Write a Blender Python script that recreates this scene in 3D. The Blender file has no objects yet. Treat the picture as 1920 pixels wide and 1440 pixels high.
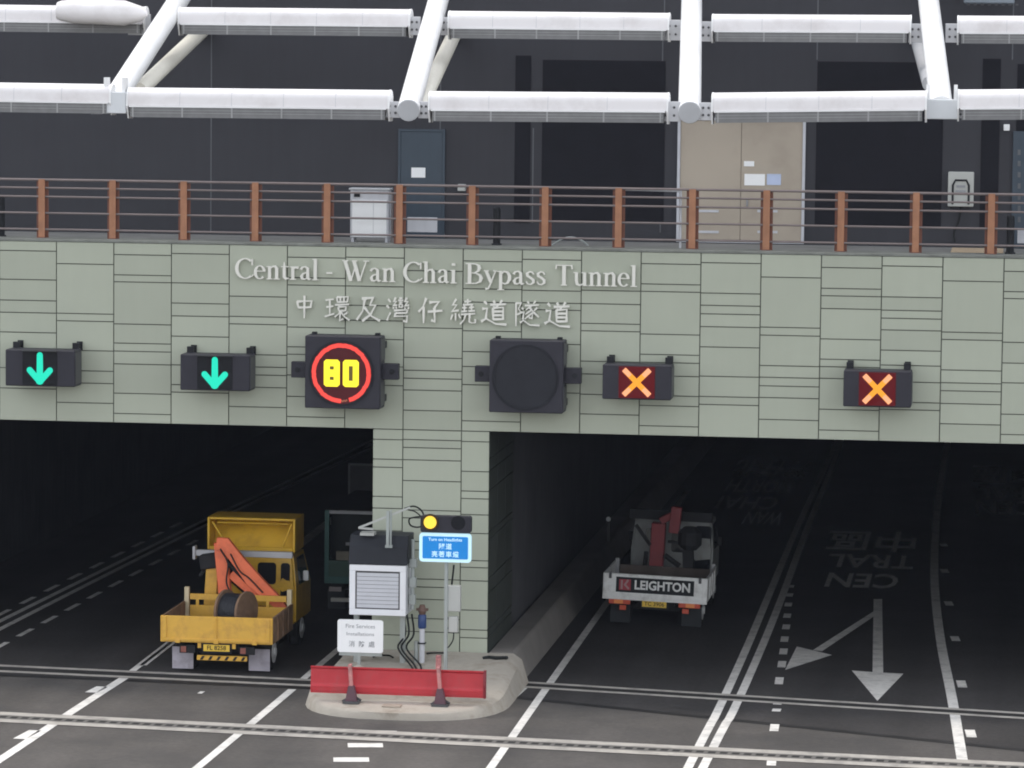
import bpy, bmesh, math, random
from mathutils import Vector, Matrix
random.seed(7)
S = bpy.context.scene
COL = S.collection

# ------------------------------------------------------------------ camera
FPX = 7058.14                      # focal length in pixels of the 1920 wide photograph
PIT, YAW, ROL = 0.0876535, 0.1334618, 0.0106050
CAM = Vector((12.27631, -74.94087, 12.71832))
FW = Vector((-math.sin(YAW)*math.cos(PIT), math.cos(YAW)*math.cos(PIT), -math.sin(PIT)))
_r = Vector((math.cos(YAW), math.sin(YAW), 0)); _u = _r.cross(FW)
RT = _r*math.cos(ROL) + _u*math.sin(ROL)
UP = -_r*math.sin(ROL) + _u*math.cos(ROL)
cd = bpy.data.cameras.new('camera'); cam = bpy.data.objects.new('camera', cd); COL.objects.link(cam)
cd.sensor_fit = 'HORIZONTAL'; cd.sensor_width = 36; cd.lens = FPX/1920*36
cd.clip_start = 0.5; cd.clip_end = 2000
m = Matrix((RT, UP, -FW)).transposed().to_4x4(); m.translation = CAM
cam.matrix_world = m
S.camera = cam

# ------------------------------------------------------------------ light
SUN_EL, SUN_AZ = math.radians(67), math.radians(-38)   # azimuth from +Y clockwise: high, a little behind the building on the left
w = bpy.data.worlds.new('World'); S.world = w; w.use_nodes = True
nt = w.node_tree
bg = nt.nodes['Background']; sky = nt.nodes.new('ShaderNodeTexSky')
sky.sky_type = 'NISHITA'; sky.sun_disc = False
sky.sun_elevation = SUN_EL; sky.sun_rotation = SUN_AZ
sky.air_density = 1.0; sky.dust_density = 0.8; sky.ozone_density = 1.0
hs = nt.nodes.new('ShaderNodeHueSaturation'); hs.inputs['Saturation'].default_value = 0.2
nt.links.new(sky.outputs[0], hs.inputs['Color']); nt.links.new(hs.outputs[0], bg.inputs['Color'])
bg.inputs['Strength'].default_value = 0.15
sd = bpy.data.lights.new('sun', 'SUN'); sun = bpy.data.objects.new('sun', sd); COL.objects.link(sun)
sd.energy = 0.5; sd.angle = math.radians(10); sd.color = (1.0, 0.92, 0.82)
dirv = Vector((math.sin(SUN_AZ)*math.cos(SUN_EL), math.cos(SUN_AZ)*math.cos(SUN_EL), math.sin(SUN_EL)))
sun.rotation_euler = dirv.to_track_quat('Z', 'Y').to_euler()
sun.location = dirv*60
S.view_settings.view_transform = 'Standard'; S.view_settings.look = 'None'
S.view_settings.gamma = 1; S.view_settings.exposure = 1.5

# ------------------------------------------------------------------ surveying helpers
def ray(u, v): return FW*FPX + RT*(u-960) - UP*(v-720)
def G(u, v, z=0.0):                       # photo point on a level plane
    d = ray(u, v); return CAM + d*((z-CAM.z)/d.z)
def PY(u, v, y=0.0):                      # photo point on an upright plane facing the road
    d = ray(u, v); return CAM + d*((y-CAM.y)/d.y)
def PS(u, v, y0, z0, k):                  # photo point on a plane z = z0 + k (y - y0)
    d = ray(u, v); t = (z0 + k*(CAM.y-y0) - CAM.z)/(d.z-k*d.y); return CAM + d*t

# ------------------------------------------------------------------ materials
MATS = {}
def mat(name, col, rough=0.6, metal=0.0, spec=None, var=0.12, scale=3.0, bump=0.0, bscale=40.0, streak=0.0,
        tone=False, emit=None, estr=0.0, coat=0.0, dirt=None, dirt_amt=0.0, dirt_scale=1.5, trans=0.0, tracks=0.0):
    if name in MATS: return MATS[name]
    M = bpy.data.materials.new(name); M.use_nodes = True
    N, L = M.node_tree.nodes, M.node_tree.links
    P = N['Principled BSDF']
    P.inputs['Roughness'].default_value = rough; P.inputs['Metallic'].default_value = metal
    P.inputs['Specular IOR Level'].default_value = spec if spec is not None else (0.18 if max(col[:3]) < 0.06 else 0.5)
    P.inputs['Coat Weight'].default_value = coat
    tc = N.new('ShaderNodeTexCoord')
    n1 = N.new('ShaderNodeTexNoise'); n1.inputs['Scale'].default_value = scale; n1.inputs['Detail'].default_value = 6
    L.new(tc.outputs['Object'], n1.inputs['Vector'])
    mr = N.new('ShaderNodeMapRange'); mr.inputs['From Min'].default_value = 0.25; mr.inputs['From Max'].default_value = 0.75
    mr.inputs['To Min'].default_value = 1-var; mr.inputs['To Max'].default_value = 1+var
    L.new(n1.outputs['Fac'], mr.inputs['Value'])
    cur = mr.outputs['Result']
    def mul(a, b):
        q = N.new('ShaderNodeMath'); q.operation = 'MULTIPLY'; L.new(a, q.inputs[0]); L.new(b, q.inputs[1]); return q.outputs[0]
    if streak:
        mp = N.new('ShaderNodeMapping'); mp.inputs['Scale'].default_value = (5, 5, 0.35); L.new(tc.outputs['Object'], mp.inputs['Vector'])
        n2 = N.new('ShaderNodeTexNoise'); n2.inputs['Scale'].default_value = 1.6; n2.inputs['Detail'].default_value = 5
        L.new(mp.outputs[0], n2.inputs['Vector'])
        m2 = N.new('ShaderNodeMapRange'); m2.inputs['From Min'].default_value = 0.35; m2.inputs['From Max'].default_value = 0.7
        m2.inputs['To Min'].default_value = 1.0; m2.inputs['To Max'].default_value = 1-streak; L.new(n2.outputs['Fac'], m2.inputs['Value'])
        cur = mul(cur, m2.outputs['Result'])
    if tracks:
        mp = N.new('ShaderNodeMapping'); mp.inputs['Scale'].default_value = (0.75, 0.03, 1); L.new(tc.outputs['Object'], mp.inputs['Vector'])
        n2 = N.new('ShaderNodeTexNoise'); n2.inputs['Scale'].default_value = 1.0; n2.inputs['Detail'].default_value = 3
        L.new(mp.outputs[0], n2.inputs['Vector'])
        m2 = N.new('ShaderNodeMapRange'); m2.inputs['From Min'].default_value = 0.32; m2.inputs['From Max'].default_value = 0.68
        m2.inputs['To Min'].default_value = 1-tracks; m2.inputs['To Max'].default_value = 1+tracks; L.new(n2.outputs['Fac'], m2.inputs['Value'])
        cur = mul(cur, m2.outputs['Result'])
        n4 = N.new('ShaderNodeTexNoise'); n4.inputs['Scale'].default_value = 9; n4.inputs['Detail'].default_value = 5; n4.inputs['Roughness'].default_value = 0.7
        L.new(tc.outputs['Object'], n4.inputs['Vector'])
        m4 = N.new('ShaderNodeMapRange'); m4.inputs['From Min'].default_value = 0.3; m4.inputs['From Max'].default_value = 0.7
        m4.inputs['To Min'].default_value = 0.8; m4.inputs['To Max'].default_value = 1.2; L.new(n4.outputs['Fac'], m4.inputs['Value'])
        cur = mul(cur, m4.outputs['Result'])
    if tone:
        at = N.new('ShaderNodeAttribute'); at.attribute_name = 'tone'
        cur = mul(cur, at.outputs['Fac'])
    vm = N.new('ShaderNodeVectorMath'); vm.operation = 'SCALE'; vm.inputs[0].default_value = col[:3]
    L.new(cur, vm.inputs['Scale'])
    colout = vm.outputs['Vector']
    if dirt:
        n3 = N.new('ShaderNodeTexNoise'); n3.inputs['Scale'].default_value = dirt_scale; n3.inputs['Detail'].default_value = 8
        n3.inputs['Roughness'].default_value = 0.65; L.new(tc.outputs['Object'], n3.inputs['Vector'])
        m3 = N.new('ShaderNodeMapRange'); m3.inputs['From Min'].default_value = 0.48; m3.inputs['From Max'].default_value = 0.68
        m3.inputs['To Min'].default_value = 0; m3.inputs['To Max'].default_value = dirt_amt; L.new(n3.outputs['Fac'], m3.inputs['Value'])
        mx = N.new('ShaderNodeMix'); mx.data_type = 'RGBA'; mx.inputs[7].default_value = (*dirt, 1)
        L.new(m3.outputs['Result'], mx.inputs[0]); L.new(colout, mx.inputs[6]); colout = mx.outputs[2]
    L.new(colout, P.inputs['Base Color'])
    if bump:
        nb = N.new('ShaderNodeTexNoise'); nb.inputs['Scale'].default_value = bscale; nb.inputs['Detail'].default_value = 4
        L.new(tc.outputs['Object'], nb.inputs['Vector'])
        bp = N.new('ShaderNodeBump'); bp.inputs['Strength'].default_value = bump; bp.inputs['Distance'].default_value = 0.02
        L.new(nb.outputs['Fac'], bp.inputs['Height']); L.new(bp.outputs[0], P.inputs['Normal'])
    if emit:
        P.inputs['Emission Color'].default_value = (*emit, 1); P.inputs['Emission Strength'].default_value = estr*0.42
    if trans: P.inputs['Transmission Weight'].default_value = trans
    MATS[name] = M; return M

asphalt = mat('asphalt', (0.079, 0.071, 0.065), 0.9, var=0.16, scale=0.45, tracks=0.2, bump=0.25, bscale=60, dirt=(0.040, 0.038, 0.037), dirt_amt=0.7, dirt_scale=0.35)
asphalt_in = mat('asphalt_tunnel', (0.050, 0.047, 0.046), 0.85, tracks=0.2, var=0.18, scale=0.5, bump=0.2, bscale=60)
joint_m = mat('bitumen', (0.027, 0.026, 0.026), 0.7, var=0.3, scale=2)
paint_w = mat('road_paint', (0.74, 0.715, 0.675), 0.7, var=0.12, scale=7, dirt=(0.26, 0.25, 0.235), dirt_amt=0.5, dirt_scale=2.2)
paint_shaded = mat('road_paint_shaded', (0.42, 0.41, 0.39), 0.75, var=0.2, scale=4, dirt=(0.16, 0.16, 0.16), dirt_amt=0.45, dirt_scale=3)  # darker copy of the road paint; dimness deep in the tunnel painted in
drain_c = mat('drain_concrete', (0.43, 0.40, 0.36), 0.85, var=0.15, scale=3, dirt=(0.16, 0.15, 0.14), dirt_amt=0.6, dirt_scale=2.2)
dark_slot = mat('drain_slot', (0.035, 0.034, 0.033), 0.9)
concrete = mat('concrete', (0.39, 0.355, 0.305), 0.9, var=0.16, scale=1.6, bump=0.3, bscale=18, dirt=(0.15, 0.12, 0.085), dirt_amt=0.6, dirt_scale=1.6)
walk_c = mat('walkway_concrete', (0.19, 0.175, 0.16), 0.9, var=0.14, scale=1.2, bump=0.3, bscale=14)
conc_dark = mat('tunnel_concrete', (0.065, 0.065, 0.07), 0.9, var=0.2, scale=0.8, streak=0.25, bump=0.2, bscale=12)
jamb_m = mat('jamb_concrete', (0.26, 0.27, 0.25), 0.9, var=0.12, scale=0.8, streak=0.2)
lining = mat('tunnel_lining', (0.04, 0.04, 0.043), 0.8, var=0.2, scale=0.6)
clad = mat('green_cladding', (0.378, 0.403, 0.325), 0.55, var=0.035, scale=0.9, tone=True, streak=0.02)
clad_back = mat('cladding_joint', (0.10, 0.105, 0.09), 0.9)
coping_m = mat('coping', (0.20, 0.21, 0.19), 0.85, var=0.2, scale=2, dirt=(0.06, 0.06, 0.055), dirt_amt=0.5)
deck_m = mat('deck_concrete', (0.20, 0.20, 0.19), 0.9, var=0.2, scale=1.5)
wall_m = mat('dark_cladding', (0.049, 0.049, 0.056), 0.75, var=0.06, scale=0.7, streak=0.05)
wall_j = mat('cladding_trim', (0.10, 0.105, 0.115), 0.6)
louv_m = mat('dark_louvre', (0.008, 0.008, 0.0125), 0.6)
bluedoor = mat('slate_blue_paint', (0.036, 0.055, 0.078), 0.45, var=0.1, streak=0.1)
steeldoor = mat('beige_steel_door', (0.40, 0.345, 0.28), 0.5, 0.1, var=0.06, scale=0.8, dirt=(0.30,0.25,0.20), dirt_amt=0.5, dirt_scale=0.9)
white_m = mat('white_paint_steel', (0.80, 0.80, 0.80), 0.45, var=0.03, scale=1.0, dirt=(0.55, 0.54, 0.52), dirt_amt=0.3, dirt_scale=0.8)
white_tube = mat('white_canopy_tube', (0.71, 0.685, 0.69), 0.4, var=0.03, scale=0.6, dirt=(0.50, 0.46, 0.45), dirt_amt=0.45, dirt_scale=1.3)
cream = mat('cream_paint_steel', (0.78, 0.75, 0.66), 0.5, var=0.04)
greysteel = mat('grey_steel', (0.46, 0.47, 0.49), 0.5, 0.1, var=0.06)
grille_m = mat('grille_grey', (0.17, 0.17, 0.172), 0.7, var=0.12, scale=6)
bolt_m = mat('bolt_dark', (0.08, 0.08, 0.085), 0.5, 0.4)
rust = mat('rust_brown_paint', (0.36, 0.165, 0.088), 0.6, var=0.15, scale=5, streak=0.12)
rust_d = mat('rust_brown_paint_deep', (0.17, 0.06, 0.035), 0.6, var=0.15, scale=5)
wire = mat('brown_grey_rail', (0.21, 0.175, 0.17), 0.5, 0.3, var=0.08)
black_m = mat('black_plastic', (0.016, 0.017, 0.02), 0.5, var=0.15)
sigbox = mat('charcoal_box', (0.034, 0.033, 0.042), 0.5, var=0.08, scale=4)
sigside = mat('charcoal_box_side', (0.060, 0.062, 0.066), 0.55, var=0.08)
sigglass = mat('display_glass', (0.012, 0.013, 0.016), 0.25)
redbleed = mat('display_led_bleed', (0.012, 0.002, 0.003), 0.5, emit=(0.55, 0.006, 0.02), estr=0.15)  # backing of the cross; LED bleed painted in as a weak red glow
letter_m = mat('letter_metal', (0.72, 0.71, 0.65), 0.4, 0.0, var=0.05)
led_g = mat('led_green', (0.0, 0.08, 0.05), 0.4, emit=(0.0, 0.66, 0.45), estr=1.0)
led_r = mat('led_red', (0.1, 0.01, 0.01), 0.6, emit=(1.0, 0.07, 0.05), estr=0.9)
led_y = mat('led_yellow', (0.3, 0.25, 0.0), 0.4, emit=(1.0, 0.80, 0.03), estr=1.0)
led_a = mat('led_amber', (0.3, 0.2, 0.02), 0.4, emit=(1.0, 0.62, 0.05), estr=1.0)
led_x = mat('led_orange', (0.1, 0.03, 0.0), 0.6, emit=(1.0, 0.36, 0.02), estr=0.95)
led_p = mat('led_orange_pink', (0.1, 0.05, 0.03), 0.6, emit=(1.0, 0.40, 0.20), estr=0.95)
sign_b = mat('sign_blue', (0.0, 0.19, 0.55), 0.5, var=0.03, emit=(0.0, 0.26, 0.75), estr=0.22)
sign_w = mat('sign_lit_white', (0.62, 0.8, 0.86), 0.4, var=0.02, emit=(0.35, 0.75, 0.95), estr=0.3)
panel_w = mat('sign_white', (0.84, 0.85, 0.86), 0.45, var=0.03)
ink = mat('grey_ink', (0.30, 0.31, 0.33), 0.6)
cab_w = mat('cabinet_light_grey', (0.55, 0.56, 0.60), 0.5, var=0.05, streak=0.08)
cab_slat = mat('cabinet_slat', (0.52, 0.53, 0.57), 0.5, var=0.05)
barrier_m = mat('barrier_red', (0.47, 0.022, 0.033), 0.45, var=0.16, scale=3, dirt=(0.30, 0.05, 0.05), dirt_amt=0.6, dirt_scale=3)
barrier_p = mat('barrier_post_paint', (0.48, 0.20, 0.19), 0.6, var=0.2, scale=8, dirt=(0.10, 0.04, 0.05), dirt_amt=0.8, dirt_scale=5)
pole_m = mat('galvanised', (0.36, 0.39, 0.38), 0.5, 0.3, var=0.1)
jbox = mat('junction_box_grey', (0.43, 0.44, 0.42), 0.55, var=0.05)
blue_m = mat('dark_blue_paint', (0.02, 0.05, 0.16), 0.45, var=0.15)
brown_m = mat('brown_cap', (0.12, 0.07, 0.055), 0.7, var=0.2)
cable_m = mat('black_cable', (0.014, 0.016, 0.016), 0.5)
t_yel = mat('truck_yellow', (0.66, 0.375, 0.05), 0.5, var=0.10, scale=2.5, dirt=(0.30, 0.15, 0.04), dirt_amt=0.5, dirt_scale=2.6, coat=0.15)
t_yel2 = mat('truck_yellow_cab', (0.66, 0.40, 0.03), 0.4, var=0.08, scale=2.5, dirt=(0.30, 0.15, 0.02), dirt_amt=0.5, dirt_scale=2.0, coat=0.3)
t_bedin = mat('truck_bed_worn', (0.22, 0.13, 0.075), 0.8, var=0.3, scale=5, dirt=(0.08, 0.05, 0.035), dirt_amt=0.7, dirt_scale=4)
t_org = mat('crane_orange', (0.80, 0.17, 0.07), 0.5, var=0.08, scale=3, dirt=(0.4, 0.07, 0.04), dirt_amt=0.4, dirt_scale=5)
t_red = mat('crane_red', (0.22, 0.022, 0.028), 0.5, var=0.12)
t_dark = mat('truck_chassis', (0.022, 0.022, 0.024), 0.7, var=0.2)
t_grey = mat('truck_steel', (0.30, 0.30, 0.31), 0.5, 0.4, var=0.15)
glass_m = mat('cab_glass', (0.012, 0.014, 0.017), 0.08, var=0.05)
tyre_m = mat('tyre_rubber', (0.018, 0.018, 0.018), 0.85)
rim_m = mat('wheel_rim', (0.55, 0.55, 0.55), 0.5, var=0.1)
flap_w = mat('mudflap_white', (0.40, 0.37, 0.42), 0.7, var=0.15, dirt=(0.2, 0.18, 0.19), dirt_amt=0.6, dirt_scale=4)
flap_d = mat('mudflap_dark', (0.03, 0.033, 0.036), 0.8)
plate_m = mat('plate_yellow', (0.72, 0.47, 0.05), 0.45)
lamp_r = mat('tail_lamp_red', (0.40, 0.06, 0.03), 0.35, emit=(1.0, 0.12, 0.04), estr=0.04)
lamp_o = mat('tail_lamp_orange', (0.65, 0.22, 0.07), 0.3, emit=(1.0, 0.3, 0.08), estr=0.05)
t_white = mat('truck_white', (0.80, 0.80, 0.79), 0.5, var=0.08, dirt=(0.35, 0.33, 0.31), dirt_amt=0.6, dirt_scale=3)
t_teal = mat('truck_teal', (0.025, 0.095, 0.085), 0.5, var=0.15)
wood_m = mat('drum_timber', (0.19, 0.115, 0.07), 0.8, var=0.25, scale=6)
board_m = mat('timber_board', (0.48, 0.37, 0.25), 0.8, var=0.12, scale=4)

# ------------------------------------------------------------------ mesh helpers
class MB:
    def __init__(s): s.v = []; s.f = []; s.tone = []
    def face(s, pts, tone=1.0):
        i = len(s.v); s.v += [tuple(p) for p in pts]; s.f.append(tuple(range(i, i+len(pts)))); s.tone.append(tone)
    def raw(s, vs, fs, tone=1.0):
        i = len(s.v); s.v += [tuple(p) for p in vs]; s.f += [tuple(a+i for a in q) for q in fs]; s.tone += [tone]*len(fs); return s
    def box(s, x0, x1, y0, y1, z0, z1, tone=1.0):
        vs = [(x0,y0,z0),(x1,y0,z0),(x1,y1,z0),(x0,y1,z0),(x0,y0,z1),(x1,y0,z1),(x1,y1,z1),(x0,y1,z1)]
        return s.raw(vs, [(0,3,2,1),(4,5,6,7),(0,1,5,4),(1,2,6,5),(2,3,7,6),(3,0,4,7)], tone)
    def bar(s, a, b, w, h, up=(0,0,1)):           # rectangular bar between two points
        a, b = Vector(a), Vector(b); d = (b-a).normalized(); upv = Vector(up)
        sd_ = d.cross(upv)
        if sd_.length < 1e-4: sd_ = d.cross(Vector((0,1,0)))
        sd_.normalize(); u2 = sd_.cross(d)
        r = [a+sd_*(x*w/2)+u2*(y*h/2) for x,y in ((-1,-1),(1,-1),(1,1),(-1,1))] + [b+sd_*(x*w/2)+u2*(y*h/2) for x,y in ((-1,-1),(1,-1),(1,1),(-1,1))]
        return s.raw(r, [(0,3,2,1),(4,5,6,7),(0,1,5,4),(1,2,6,5),(2,3,7,6),(3,0,4,7)])
    def tube(s, pts, rad, n=10, caps=True):
        pts = [Vector(p) for p in pts]; k = len(pts); rs = rad if isinstance(rad, (list, tuple)) else [rad]*k
        ref = None; vs = []; fs = []
        for i, p in enumerate(pts):
            d = (pts[min(i+1,k-1)]-pts[max(i-1,0)]).normalized()
            if ref is None:
                ref = d.cross(Vector((0,0,1)));
                if ref.length < 1e-3: ref = d.cross(Vector((0,1,0)))
            ref = (ref - d*ref.dot(d)).normalized(); b = d.cross(ref)
            for j in range(n):
                a = 2*math.pi*j/n; vs.append(p + (ref*math.cos(a)+b*math.sin(a))*rs[i])
        for i in range(k-1):
            for j in range(n):
                fs.append((i*n+j, i*n+(j+1)%n, (i+1)*n+(j+1)%n, (i+1)*n+j))
        if caps: fs.append(tuple(range(n-1,-1,-1))); fs.append(tuple(range((k-1)*n, k*n)))
        return s.raw(vs, fs)
    def prism(s, poly, d):                        # 3D polygon swept along d
        d = Vector(d); poly = [Vector(p) for p in poly]; n = len(poly)
        vs = poly + [p+d for p in poly]
        fs = [tuple(range(n)), tuple(range(2*n-1, n-1, -1))] + [((i+1)%n, i, n+i, n+(i+1)%n) for i in range(n)]
        return s.raw(vs, fs)
    def build(s, name, m, parent=None, bevel=0.0, smooth=False, tone=False, loc=None, seg=1):
        me = bpy.data.meshes.new(name); me.from_pydata(s.v, [], s.f); me.update()
        bm = bmesh.new(); bm.from_mesh(me)
        bmesh.ops.recalc_face_normals(bm, faces=bm.faces)
        if bevel:
            bmesh.ops.remove_doubles(bm, verts=bm.verts, dist=1e-5)
            ed = [e for e in bm.edges if len(e.link_faces) == 2 and e.calc_face_angle(0) > 0.6]
            bmesh.ops.bevel(bm, geom=ed, offset=bevel, segments=seg, affect='EDGES', clamp_overlap=True)
        if smooth:
            for f in bm.faces: f.smooth = True
            for e in bm.edges:
                if len(e.link_faces) == 2 and e.calc_face_angle(0) > 0.7: e.smooth = False
        bm.to_mesh(me); bm.free()
        if tone:
            at = me.attributes.new('tone', 'FLOAT', 'FACE')
            for i, t in enumerate(s.tone): at.data[i].value = t
        me.materials.append(m)
        o = bpy.data.objects.new(name, me); COL.objects.link(o)
        if parent: o.parent = parent
        if loc is not None: o.location = loc
        return o

def tag(o, label=None, cat=None, group=None, kind=None):
    if label: o['label'] = label
    if cat: o['category'] = cat
    if group: o['group'] = group
    if kind: o['kind'] = kind
    return o
def empty(name, label, cat, loc=(0,0,0), rz=0.0, group=None):
    o = bpy.data.objects.new(name, None); COL.objects.link(o)
    o.location = loc; o.rotation_euler = (0,0,rz); o.empty_display_size = 0.3
    return tag(o, label, cat, group)
def struct(name, mb, m, **k):
    o = mb.build(name, m, **k); o['kind'] = 'structure'; return o

def ribbon(mb, pts, wd, z=None):                  # flat band on the ground along a path
    pts = [Vector((p[0], p[1], p[2] if z is None else z)) for p in pts]
    L, R = [], []
    for i, p in enumerate(pts):
        d = pts[min(i+1,len(pts)-1)]-pts[max(i-1,0)]; d.z = 0; d.normalize(); n = Vector((-d.y, d.x, 0))
        L.append(p+n*wd/2); R.append(p-n*wd/2)
    for i in range(len(pts)-1): mb.face((R[i], R[i+1], L[i+1], L[i]))
def smooth_path(pts, n=6):                        # Catmull-Rom
    P = [Vector(p) for p in pts]; P = [P[0]*2-P[1]] + P + [P[-1]*2-P[-2]]; out = []
    for i in range(1, len(P)-2):
        for k in range(n):
            t = k/n
            out.append(0.5*((2*P[i]) + (P[i+1]-P[i-1])*t + (2*P[i-1]-5*P[i]+4*P[i+1]-P[i+2])*t*t + (3*P[i]-P[i-1]-3*P[i+1]+P[i+2])*t**3))
    out.append(P[-2]); return out

S.cycles.filter_width = 1.9
def text_obj(name, s, mtx, size, m, parent=None, ext=0.002, bold=0.0, sx=1.0, align='CENTER', spacing=1.0):
    cu = bpy.data.curves.new('tmp', 'FONT'); cu.body = s; cu.size = size; cu.extrude = ext; cu.offset = bold
    cu.align_x = align; cu.align_y = 'CENTER'; cu.resolution_u = 3; cu.space_character = spacing
    t = bpy.data.objects.new('tmp', cu); COL.objects.link(t)
    dg = bpy.context.evaluated_depsgraph_get(); dg.update()
    me = bpy.data.meshes.new_from_object(t.evaluated_get(dg))
    bpy.data.objects.remove(t); bpy.data.curves.remove(cu)
    me.transform(mtx @ Matrix.Diagonal((sx, 1, 1, 1)))
    me.materials.clear(); me.materials.append(m); me.name = name
    o = bpy.data.objects.new(name, me); COL.objects.link(o)
    if parent: o.parent = parent
    return o
FACE = Matrix.Rotation(math.pi/2, 4, 'X')         # text upright, facing -Y
def upright(x, y, z): return Matrix.Translation((x, y, z)) @ FACE

# ================================================================== SETTING
# ---- ground and road
g = MB(); g.face([(-300,-300,-0.02),(300,-300,-0.02),(300,300,-0.02),(-300,300,-0.02)])
struct('ground', g, asphalt)
g = MB(); g.face([(-40,-200,0),(40,-200,0),(40,1.0,0),(-40,1.0,0)])
struct('road', g, asphalt)
def line_pt(a, b, x):
    t = (x-a.x)/(b.x-a.x); return a.lerp(b, t)
jl0, jl1 = G(0,1266), G(560,1290); jr0, jr1 = G(985,1310), G(1920,1407)
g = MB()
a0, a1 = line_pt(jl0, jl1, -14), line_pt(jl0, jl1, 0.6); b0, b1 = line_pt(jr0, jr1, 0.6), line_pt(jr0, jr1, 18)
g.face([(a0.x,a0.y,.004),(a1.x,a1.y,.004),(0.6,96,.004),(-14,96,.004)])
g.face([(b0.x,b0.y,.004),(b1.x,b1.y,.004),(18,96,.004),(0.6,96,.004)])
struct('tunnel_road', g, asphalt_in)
g = MB(); ribbon(g, [line_pt(jl0,jl1,-14), line_pt(jl0,jl1,-1.0)], 0.24, .0062); ribbon(g, [line_pt(jr0,jr1,2.0), line_pt(jr0,jr1,18)], 0.26, .0062)
struct('road_joint', g, joint_m)

# ---- lane markings
mk = MB(); Z1 = .008
def lane(pix, wd, n=5):
    pts = smooth_path([G(u,v) for u,v in pix], n); ribbon(mk, pts, wd, Z1)
def ext(a, b, k):                                  # extend first point backwards
    A, B = G(*a), G(*b); return A-(B-A)*k
def lane3(P, wd, n=5): ribbon(mk, smooth_path(P, n), wd, Z1)
lane3([ext((920,1440),(1025,1290),3), G(920,1440), G(1025,1290), G(1135,1135), G(1290,920)], 0.16)
lane3([ext((1290,1440),(1400,1225),3), G(1290,1440), G(1345,1335), G(1400,1215), G(1440,1120), G(1497,985), G(1555,860), G(1573,815)], 0.17)
lane3([ext((1318,1440),(1425,1225),3), G(1318,1440), G(1374,1335), G(1430,1210), G(1468,1115), G(1512,995), G(1566,860), G(1580,815)], 0.17)
lane3([ext((1805,1430),(1785,1310),3), G(1805,1430), G(1785,1310), G(1765,1210), G(1754,1120), G(1752,1050), G(1757,960), G(1766,890), G(1779,820)], 0.20)
lane3([ext((0,1425),(130,1340),3), G(0,1425), G(130,1338), G(232,1272)], 0.20)
lane3([G(240,1265), G(308,1212), G(395,1145), G(520,1050), G(690,920)], 0.15)
lane3([G(268,1248), G(330,1200), G(420,1133), G(540,1042), G(700,918)], 0.15)
lane3([ext((370,1440),(548,1293),3), G(370,1440), G(470,1358), G(548,1293)], 0.17)
lane3([G(562,1280), G(582,1262), G(640,1213), G(700,1163)], 0.15)
lane3([ext((0,1165),(200,1066),.5), G(0,1165), G(200,1066), G(385,975), G(560,893), G(700,825)], 0.15)
lane3([ext((0,1180),(200,1078),.5), G(0,1180), G(200,1078), G(390,983), G(565,900), G(700,838)], 0.15)
# studs and short dashes either side of the far left double line
for (p0, p1, n) in (((0,1212),(360,1018),10), ((5,1150),(330,985),9)):
    A, B = G(*p0), G(*p1)
    for i in range(n):
        q = A.lerp(B, i/(n-1)); d = (B-A).normalized(); ribbon(mk, [q-d*0.55, q+d*0.55], 0.13, Z1)
# short dashes right of the double line
dash = [(1447,1425,22),(1452,1365,13),(1456,1332,5),(1458,1319,5),(1461,1277,13),(1466,1246,12),(1469,1222,11),(1471,1199,10),(1474,1176,9),(1476,1155,8),(1478,1134,7),(1480,1116,6),(1482,1100,5)]
for u, v, h in dash:
    ribbon(mk, [G(u-1,v+h/2), G(u+1,v-h/2)], 0.17, Z1)
for u, v, h in ((1820,1376,14),(1803,1283,13),(1791,1198,9),(1779,1132,8),(1771,1071,7),(1769,1022,5)):
    ribbon(mk, [G(u+2,v+h/2), G(u-2,v-h/2)], 0.19, Z1)
for pix in ([(625,1425),(692,1425)], [(652,1398),(718,1398)], [(678,1372),(742,1374)]):
    A, B = G(*pix[0]), G(*pix[1]); ribbon(mk, [A, B], 0.42 if pix[0][0] < 670 else 0.3, Z1)
for (a, b) in (((170,1299),(192,1288)), ((36,1386),(66,1370))):
    ribbon(mk, [G(*a), G(*b)], 0.24, Z1)
ribbon(mk, [G(374,1301), G(380,1297)], 0.1, Z1); ribbon(mk, [G(966,1306), G(984,1290)], 0.12, Z1)
mko = struct('lane_markings', mk, paint_w)

# lane arrow (two arms, pointing out of the tunnel)
ar = MB()
def gpoly(mb, pix, z): mb.face([Vector((G(u,v).x, G(u,v).y, z)) for u,v in pix])
gpoly(ar, [(1638,1124),(1654,1124),(1656,1262),(1636,1261)], .010)
gpoly(ar, [(1597,1258),(1636,1261),(1656,1262),(1694,1264),(1645,1315)], .0104)
gpoly(ar, [(1638,1147),(1638,1157),(1541,1222),(1524,1220)], .0108)
gpoly(ar, [(1494,1213),(1560,1229),(1472,1257)], .0112)
tag(ar.build('lane_arrow', paint_w), 'white two-armed lane arrow painted on the dark tunnel road, heads towards the viewer', 'road marking')

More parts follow.
